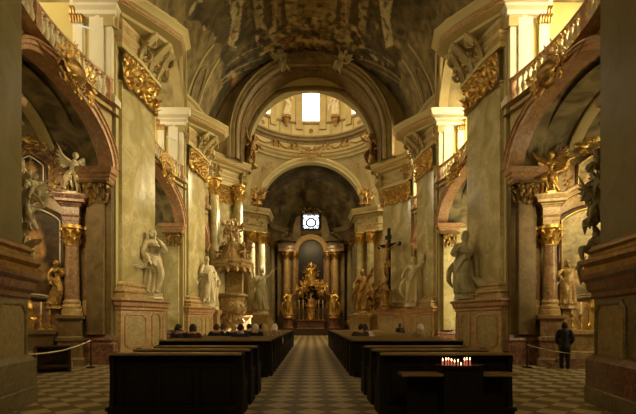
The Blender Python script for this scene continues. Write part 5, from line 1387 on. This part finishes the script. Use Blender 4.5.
# crucifix on the right crossing pier
nrm3 = Vector((-.77, -.63, 0)); cpt = Vector((6.02, 32.18, 0)) + nrm3 * .55
ang3 = -atan2(.77, .63)
o = thing('crucifix', 'large dark wooden crucifix with pale corpus fixed to the right crossing pier', 'crucifix', (cpt.x, cpt.y, 3.4), ang3)
mb = MB(); mb.box(-.11, .11, .2, .34, 0, 4.95); mb.box(-.95, .95, .2, .34, 3.75, 3.97)
for x, z in ((0, 5.0), (-.98, 3.86), (.98, 3.86)): mb.ell((x, .27, z), (.17, .08, .17))
mb.box(-.3, .3, .18, .22, 4.3, 4.6); mb.build('cross', M['wood'], None, smooth=0).parent = o
mb = MB(); limb(mb, [(0, .08, 2.55), (.06, -.02, 3.05), (0, .1, 3.5)], [.16, .15, .19], 10); limb(mb, [(0, .1, 3.5), (.02, .02, 3.72)], [.08, .07]); head(mb, (.05, -.04, 3.84), .5, .5, 1.25, True); hair(mb, (.05, -.04, 3.84), .5, .5, 1.25, .16)
for sx in (-1, 1):
    limb(mb, [(sx * .16, .1, 3.5), (sx * .5, .12, 3.66), (sx * .86, .15, 3.86)], [.085, .065, .045]); hand(mb, (sx * .84, .14, 3.86), (sx, 0, .15), (0, -1, .1), 1.25, .5)
    limb(mb, [(sx * .09, .07, 2.5), (sx * .13, -.08, 1.95), (.01 + sx * .05, .12, 1.35)], [.13, .1, .06]); mb.ell((sx * .05, .05, 1.27), (.06, .08, .13))
limb(mb, [(-.2, .02, 2.55), (0, -.1, 2.5), (.22, .02, 2.6), (.3, 0, 2.2)], [.08, .13, .1, .04])
link_mesh(remesh(mb, .018), 'corpus', M['gold_dark'], o)
statue('pray', 'mourning_statue', 'gilded mourning figure at the foot of the large crucifix', (cpt.x - .05, cpt.y - .1, 2.5), ang3, 1.08, M['gold_dark'])
statue('sit', 'stucco_angel', 'small angel sitting between the crucifix and the chancel statue on the right', (4.75, 32.75, 2.85), -.6, 1.5, M['gold_dark'], cat='angel')
statue('book', 'saint_statue', 'pale statue standing just left of the pulpit at the second left arch', (-6.85, 29.6, 2.4), .8, 1.5, M['statue'])
o = thing('statue_pedestal', 'marble pedestal under the pale statue just left of the pulpit', 'pedestal', (-6.85, 29.6, 0)); mb = MB(); mb.sweep([(-.5, -.5), (-.5, .5), (.5, .5), (.5, -.5)], [(.08, 0), (.08, .3), (0, .4), (0, 2.0), (.1, 2.15), (.1, 2.35), (0, 2.4)], closed=True); mb.build('pedestal_body', M['dado'], None).parent = o

# ================================================================== PEWS
def pew_proto(w, name='church_pew'):
    o = thing(name, 'x', 'pew'); h = w / 2
    mb = MB(); mb.box(-h, h, -.03, .03, .06, 1.0)
    k = 3
    for i in range(k):
        a, b = -h + .1 + i * (w - .2) / k + .06, -h + .1 + (i + 1) * (w - .2) / k - .06
        mb.tube([(a, -.035, .2), (b, -.035, .2), (b, -.035, .8), (a, -.035, .8)], .018, 4, closed=True)
    mb.build('back_panel', M['wood'], o, smooth=20)
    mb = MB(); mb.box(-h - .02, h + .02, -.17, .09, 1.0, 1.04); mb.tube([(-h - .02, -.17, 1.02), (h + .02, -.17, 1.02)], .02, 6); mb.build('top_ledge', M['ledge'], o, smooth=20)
    mb = MB(); mb.box(-h, h, .03, .45, .42, .47); mb.box(-h, h, .38, .42, .08, .42); mb.build('seat', M['wood'], o, smooth=0)
    mb = MB(); mb.box(-h + .04, h - .04, -.42, -.22, .14, .19); mb.box(-h + .04, h - .04, -.34, -.3, 0, .14); mb.build('kneeler', M['wood'], o, smooth=0)
    for sx in (-1, 1):
        mb = MB(); prof = [(-.14, 0), (.5, 0), (.5, .1), (.44, .2), (.46, .38), (.54, .5), (.55, .6), (.48, .66), (.4, .62), (.3, .6), (.2, .68), (.15, .82), (.13, .94), (.15, 1.0), (.1, 1.05), (0, 1.05), (-.08, 1.03), (-.12, .97), (-.08, .7), (-.1, .3)]
        x0 = sx * h; mb.extr([(x0 - .04, y, z) for y, z in prof], (.08, 0, 0))
        for y, z, r_ in ((.44, .56, .07), (.07, .97, .06)): spiral(mb, Vector((x0 + sx * .04, y, z)), Vector((0, 1, 0)), Vector((0, 0, 1)), Vector((sx, 0, 0)), r_, 1.2, .014)
        mb.build('bench_end', M['wood'], o, smooth=20)
    return o
ORD = ['first', 'second', 'third', 'fourth', 'fifth', 'sixth', 'seventh', 'eighth', 'ninth', 'tenth', 'eleventh', 'twelfth', 'thirteenth', 'fourteenth', 'fifteenth', 'sixteenth', 'seventeenth', 'eighteenth']
P1_, P2_ = pew_proto(2.12), pew_proto(3.15)
used = {}
for s in (-1, 1):
    d_list = [7.2, 8.2, 9.25] + [12.4 + i * 1.03 for i in range(10)] + [23.4 + i * 1.03 for i in range(5)]
    for i, d in enumerate(d_list):
        pr = P1_ if i < 3 else P2_
        o = pr if pr not in used else copy_tree(pr); used[pr] = 1
        xc = 1.17 + 1.06 if i < 3 else 1.16 + 1.575
        o.location = (s * xc, d, 0)
        o['label'] = f'dark wooden pew {SIDE[s]} of the aisle, {ORD[i]} row from the viewer'; o['group'] = f'pews {SIDE[s]} of the aisle'
# pew platform edges are plain floor

# ================================================================== PEOPLE
def seated(rng, lean=(0, .05), yaw=0, pitch=.2, shoulder=1.0, long_hair=.06):
    """seated figure facing -Y; hips at z .47; returns body, coat, trousers, hair meshes"""
    H = V(0, 0, .55); N = V(lean[0], -lean[1], 1.08); HD = V(lean[0] * 1.25, -lean[1] * 1.3 - .02, 1.255)
    def arms(mb, r, hands):
        for sx in (-1, 1):
            sh = N + V(sx * .18 * shoulder, 0, -.03); el = V(sx * .25 + lean[0] * .5, -.1, .74); wr = V(sx * .1, -.36, .66)
            limb(mb, [sh - V(sx * .05, 0, .01), sh, el, wr], [.06 + r, .062 + r, .05 + r, (.034 + r)], 10)
            if hands: hand(mb, wr, wr - el, (0, 0, 1), .95, .4)
    def legs(mb, r, feet):
        for sx in (-1, 1):
            limb(mb, [H + V(sx * .09, .02, -.01), V(sx * .12, -.46, .53), V(sx * .12, -.44, .1)], [.09 + r, .065 + r, .045 + r], 10)
            if feet: mb.ell((sx * .12, -.5, .05), (.045, .12, .045))
    b = MB(); limb(b, [H, lerp(H, N, .5), N], [.14, .135, .14], 12); b.ell(N - V(0, 0, .08), (.19 * shoulder, .11, .12)); limb(b, [N, HD - V(0, 0, .06)], [.065, .055]); arms(b, 0, True); legs(b, 0, True); head(b, HD, yaw, pitch)
    c = MB(); limb(c, [H, lerp(H, N, .5), N - V(0, 0, .02)], [.165, .16, .15], 14); c.ell(N - V(0, 0, .1), (.215 * shoulder, .135, .13)); arms(c, .022, False); limb(c, [N - V(0, 0, .02), N + V(0, -.005, .075)], [.12, .085])
    for sx in (-1, 1): limb(c, [N + V(sx * .1, -.1, 0), N + V(sx * .03, -.15, -.2), H + V(sx * .04, -.15, .05)], [.03, .025, .03])
    t = MB(); legs(t, .018, False); t.ell(H - V(0, 0, 0), (.19, .16, .1))
    h = MB(); hair(h, HD, yaw, pitch, 1.0, long_hair, 1.04)
    return [remesh(x, .014) for x in (b, c, t, h)]
SEAT = [seated(random.Random(1)), seated(random.Random(2), (.04, .16), .3, .5, .92, .14), seated(random.Random(3), (-.1, .08), -.5, .25, 1.05, .03), seated(random.Random(4), (.16, .12), -.9, .45, 1.0, .05)]
def person(k, label, loc, rz, coat, hr, trousers='black', group='worshippers in the pews', sc=1.0):
    o = thing('person', label, 'person', loc, rz, group, sc)
    for me, nm, m_ in zip(SEAT[k], ('body', 'coat', 'trousers', 'hair'), (M['skin'], CL[coat], CL[trousers], HAIR[hr])):
        q = bpy.data.objects.new(nm, me.copy() if me.materials else me); COL.objects.link(q); q.parent = o
        if not q.data.materials: q.data.materials.append(m_)
        else: q.data.materials[0] = m_
    return o
rows_ = [12.4 + i * 1.03 for i in range(10)]
def seat_at(px_, row, dz=0):
    d = rows_[row] + .24; return ((px_ - 311) * d / F, d, 0)
PPL = [   # picture x, row, model, coat, hair, label
    (183, 1, 3, 'black', 'dark', 'person in dark jacket leaning over to a neighbour, outermost in the left pews'),
    (192.5, 1, 1, 'maroon', 'dark', 'person in dark maroon coat bent low beside the leaning person in a left pew'),
    (216.5, 3, 0, 'black', 'brown', 'person in black coat, leftmost of the row of worshippers below the pulpit'),
    (223, 4, 1, 'white', 'brown', 'person in white top between two dark coats below the pulpit'),
    (230, 3, 2, 'black', 'blond', 'fair-haired person in black coat right below the pulpit'),
    (240.5, 2, 0, 'navy', 'dark', 'dark-haired person in dark coat in the middle of the left worshippers'),
    (246, 5, 2, 'black', 'dark', 'dark-haired person further off, just right of the middle worshipper'),
    (255, 3, 0, 'black', 'white', 'white-haired person in black jacket, left pews'),
    (261.5, 5, 0, 'brown', 'dark', 'dark-haired person behind between a white-haired and a blond worshipper'),
    (266.5, 3, 1, 'tan', 'blond', 'blond person in tan coat near the aisle, left pews'),
    (274.5, 4, 1, 'tan', 'white', 'pale-haired person closest to the aisle, left pews'),
    (357.5, 3, 2, 'brown', 'dark', 'person in brown coat nearest the aisle, right pews'),
    (368, 3, 1, 'white', 'dark', 'person in a white top second from the aisle, right pews'),
    (421, 2, 0, 'tan', 'white', 'white-haired person in tan coat at the outer end of the right pews'),
]
for x, row, k, coat, hr, lb in PPL:
    person(k, lb, seat_at(x, row), pi + random.Random(int(x)).uniform(-.2, .2), coat, hr, sc=(1.14, 1.05, 1.065))
# standing people
def standing(rng, yaw=0, pitch=.1, skirt=False):
    def arms(mb, r, hands):
        for sx in (-1, 1):
            sh = V(sx * .18, 0, 1.4); el = V(sx * .25, .02, 1.12); wr = V(sx * .17, -.16, .95)
            limb(mb, [sh - V(sx * .05, 0, .01), sh, el, wr], [.06 + r, .062 + r, .05 + r, .034 + r], 10)
            if hands: hand(mb, wr, wr - el, (sx, 0, .2), .95, .4)
    def legs(mb, r, feet):
        for sx in (-1, 1):
            limb(mb, [(sx * .09, .01, .92), (sx * .1, -.02, .5), (sx * .1, .02, .1)], [.095 + r, .065 + r, .045 + r], 10)
            if feet: mb.ell((sx * .1, -.05, .045), (.045, .12, .045))
    b = MB(); limb(b, [(0, 0, .92), (0, 0, 1.15), (0, 0, 1.42)], [.14, .125, .13], 12); b.ell((0, 0, 1.33), (.18, .11, .12)); limb(b, [(0, 0, 1.42), (0, -.01, 1.56)], [.065, .055]); arms(b, 0, True); legs(b, 0, True); head(b, (0, -.02, 1.63), yaw, pitch)
    c = MB(); limb(c, [(0, 0, .72 if skirt else .82), (0, 0, 1.12), (0, 0, 1.4)], [.2, .155, .145], 14); c.ell((0, 0, 1.32), (.21, .135, .13)); arms(c, .022, False); limb(c, [(0, 0, 1.4), (0, 0, 1.47)], [.1, .075])
    t = MB(); legs(t, .02, False); t.ell((0, 0, .9), (.18, .15, .1))
    h = MB(); hair(h, (0, -.02, 1.63), yaw, pitch, 1.0, .1, 1.04)
    return [remesh(x, .014) for x in (b, c, t, h)]
STD = standing(random.Random(9))
def stander(label, loc, rz, coat, hr, sc):
    o = thing('person', label, 'person', loc, rz, None, sc)
    for me, nm, m_ in zip(STD, ('body', 'coat', 'trousers', 'hair'), (M['skin'], CL[coat], CL['black'], HAIR[hr])):
        q = bpy.data.objects.new(nm, me.copy() if me.materials else me); COL.objects.link(q); q.parent = o
        if not q.data.materials: q.data.materials.append(m_)
        else: q.data.materials[0] = m_
stander('person in black standing in the side aisle below the right statue with the raised arm', (4.78, 23.1, 0), pi, 'black', 'dark', .84)
stander('person in dark coat standing before the right side altar', (8.2, 13.9, 0), pi - .5, 'black', 'dark', .88)

# ================================================================== VOTIVE STAND, ROPES
o = thing('votive_candle_stand', 'black votive stand with side shelves in front of the nearest right pew', 'candle stand', (2.26, 6.6, 0))
mb = MB(); mb.box(1.98, 2.56, 6.38, 6.72, 0, .82); mb.build('cabinet', M['black'], o, smooth=0)
mb = MB(); mb.lathe([(.3, .82), (.34, .84), (.36, .9), (.33, .9), (.31, .86), (.05, .86)], (2.26, 6.55, 0), 24, sq=(1, .5)); mb.build('tray', M['iron'], o)
for xa, xb in ((1.36, 1.97), (2.57, 3.08)):
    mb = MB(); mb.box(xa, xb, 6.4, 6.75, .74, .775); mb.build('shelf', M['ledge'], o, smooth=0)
mb = MB(); mb.box(1.5, 3.0, 6.7, 6.76, 0, .74); mb.build('front_board', M['black'], o, smooth=0)
for i, (x, h) in enumerate(((442.7, .095), (446, .1), (448.5, .1), (451.5, .09), (454.5, .07), (458, .075), (464.5, .1), (466.8, .105), (470, .1), (461, .03))):
    d = 6.55 + .04 * ((i % 3) - 1); X = (x - 311) * d / F
    k = thing('votive_candle', f'lit votive candle, {ORD[i] if i < 9 else "short stub"}{" from the left" if i < 9 else " right of the middle"} on the black stand', 'candle', (X, d, .86), group='lit votive candles')
    mb = MB(); mb.tube([(0, 0, .005), (0, 0, h)], .012, 8); mb.build('wax', M['waxlit'], None).parent = k
    mb = MB(); mb.lathe([(.002, h + .005), (.008, h + .018), (.006, h + .032), (.001, h + .05)], n=8); mb.build('flame', M['flame'], None).parent = k
def rope(label, A, B, sag, r=.022):
    A, B = Vector(A), Vector(B); mb = MB(); P = []
    for i in range(21):
        t = i / 20; p = A.lerp(B, t); p.z -= sag * 4 * t * (1 - t); P.append(p)
    mb.tube(P, r, 6); o = mb.build('barrier_rope', M['rope'], None); tag(o, label, 'rope')
def stanchion(label, x, y, h=.95):
    o = thing('rope_stanchion', label, 'stanchion', (x, y, 0)); mb = MB(); mb.lathe([(.16, 0), (.16, .03), (.03, .06)], n=14); mb.build('base', M['iron'], None).parent = o
    mb = MB(); mb.tube([(0, 0, .05), (0, 0, h)], .022, 10); mb.ell((0, 0, h + .02), (.035, .035, .035)); mb.build('post', M['iron'], None).parent = o
rope('cream barrier rope sagging before the left side altar', (-7.15, 10.4, .78), (-7.5, 14.6, .92), .14)
stanchion('dark rope stanchion by the left edge pier', -7.17, 10.4, .78); stanchion('dark rope stanchion before the left arch jamb', -7.5, 14.65, .92)
rope('cream barrier rope before the right side altar', (7.35, 14.6, .78), (7.2, 10.5, .72), .08, .014)
stanchion('dark rope stanchion before the right arch jamb', 7.36, 14.65, .78); stanchion('dark rope stanchion by the right edge pier', 7.2, 10.45, .72)
o = thing('prayer_bench', 'dark wooden prayer bench before the left side altar', 'bench', (-8.15, 13.6, 0), .5)
mb = MB(); mb.box(-.5, .5, -.05, .3, .75, .8); mb.box(-.48, .48, .2, .25, .0, .75); mb.box(-.48, .48, -.5, -.1, .15, .22); mb.box(-.5, -.44, -.5, .28, 0, .75); mb.box(.44, .5, -.5, .28, 0, .75); mb.build('bench_frame', M['darkbrown'], None, smooth=0).parent = o

# ================================================================== LIGHT AND CAMERA
def area(name, loc, target, size, power, col=(1, .85, .55), spread=180):
    l = bpy.data.lights.new(name, 'AREA'); l.shape = 'RECTANGLE'; l.size, l.size_y = size; l.energy = power; l.color = col; l.spread = radians(spread)
    o = bpy.data.objects.new(name, l); COL.objects.link(o); o.location = loc
    d = Vector(target) - Vector(loc); o.rotation_euler = d.to_track_quat('-Z', 'Y').to_euler(); return o
def spot(name, loc, target, power, ang, col=(1, .8, .45), r=.15, blend=.5):
    l = bpy.data.lights.new(name, 'SPOT'); l.energy = power; l.color = col; l.spot_size = radians(ang); l.spot_blend = blend; l.shadow_soft_size = r
    o = bpy.data.objects.new(name, l); COL.objects.link(o); o.location = loc
    d = Vector(target) - Vector(loc); o.rotation_euler = d.to_track_quat('-Z', 'Y').to_euler(); return o
DAY = (1, .80, .42)
for bi, (a, b) in enumerate(BAYS):
    c = (a + b) / 2; w = 2.6 if bi < 2 else 1.5
    area('right_gallery_daylight', (11.95, c, 12.75), (0, c + 1.5, 8), (w, 3.6), (720, 820, 900)[bi], DAY, 105)
    area('left_gallery_daylight', (-11.95, c, 12.75), (0, c + 1, 9), (w, 3.6), (230, 240, 200)[bi], DAY)
    for s in (-1, 1):      # windows on the outer side of the chapels
        area('chapel_daylight', (s * 11.3, c - .9, 4.8), (s * 7.2, b + .2, 4.0), (1.2, 3.0), ((25, 80, 90) if s < 0 else (110, 380, 380))[bi], (1, .84, .46))
area('west_fill', (0, -7.5, 14), (0, 14, 4), (6, 7), 640, (1, .75, .33))  # added front fill from behind the viewer; the west wall has no window
area('dome_daylight', (0, 40, 27.8), (0, 40.01, 0), (9, 9), 600, (1, .68, .24))
area('transept_daylight', (10, 40, 15.6), (-5.5, 33.5, 6), (2.5, 4), 1100, (1, .84, .46))
area('left_transept_daylight', (-10, 40, 15.6), (5, 40, 6), (2.5, 4), 300, DAY)
spot('sunbeam_on_pulpit_pier', (9.7, 38.8, 14.5), (-5.5, 32.5, 8.6), 22000, 11, (1, .93, .75), .05, .25)
spot('sunbeam_on_chancel_columns', (9.7, 40.5, 14.5), (-5.6, 44.6, 8.0), 24000, 12, (1, .93, .75), .05, .25)
spot('sunbeam_below_pulpit', (11.9, 29.2, 14.4), (-4.95, 31.6, 1.25), 260000, 3.2, (1, .93, .75), .05, .25)
spot('right_altar_lamp', (8.1, 11.3, 6.8), (10.0, 15.4, 4.6), 480, 70, (1, .74, .34))
spot('left_altar_lamp', (-8.1, 11.3, 6.8), (-10.0, 15.2, 4.2), 380, 85, (1, .74, .34))
spot('high_altar_fill', (0, 48.0, 12), (0, 53.5, 5.5), 900, 100, (1, .72, .34))  # light added to bring out the altar columns, without any fixture
spot('half_dome_lamp', (0, 49, 12.2), (0, 55, 16.5), 260, 120, (1, .76, .4))
w = bpy.data.worlds.new('World'); SC.world = w; w.use_nodes = True
w.node_tree.nodes['Background'].inputs[0].default_value = (.9, .8, .6, 1); w.node_tree.nodes['Background'].inputs[1].default_value = .15

cam = bpy.data.cameras.new('camera'); co = bpy.data.objects.new('camera', cam); COL.objects.link(co)
co.location = (0, 0, CH); co.rotation_euler = (pi / 2, 0, 0)
cam.sensor_width = 36; cam.lens = F / 636 * 36; cam.shift_x = 7 / 636; cam.shift_y = 115 / 636; cam.clip_end = 200
SC.camera = co
SC.view_settings.view_transform = 'Standard'; SC.view_settings.look = 'None'; SC.view_settings.gamma = 1; SC.view_settings.use_curve_mapping = False
SC.view_settings.exposure = .35
try:
    SC.cycles.use_denoising = True; SC.cycles.max_bounces = 6; SC.cycles.diffuse_bounces = 4; SC.cycles.sample_clamp_indirect = 4
except Exception: pass
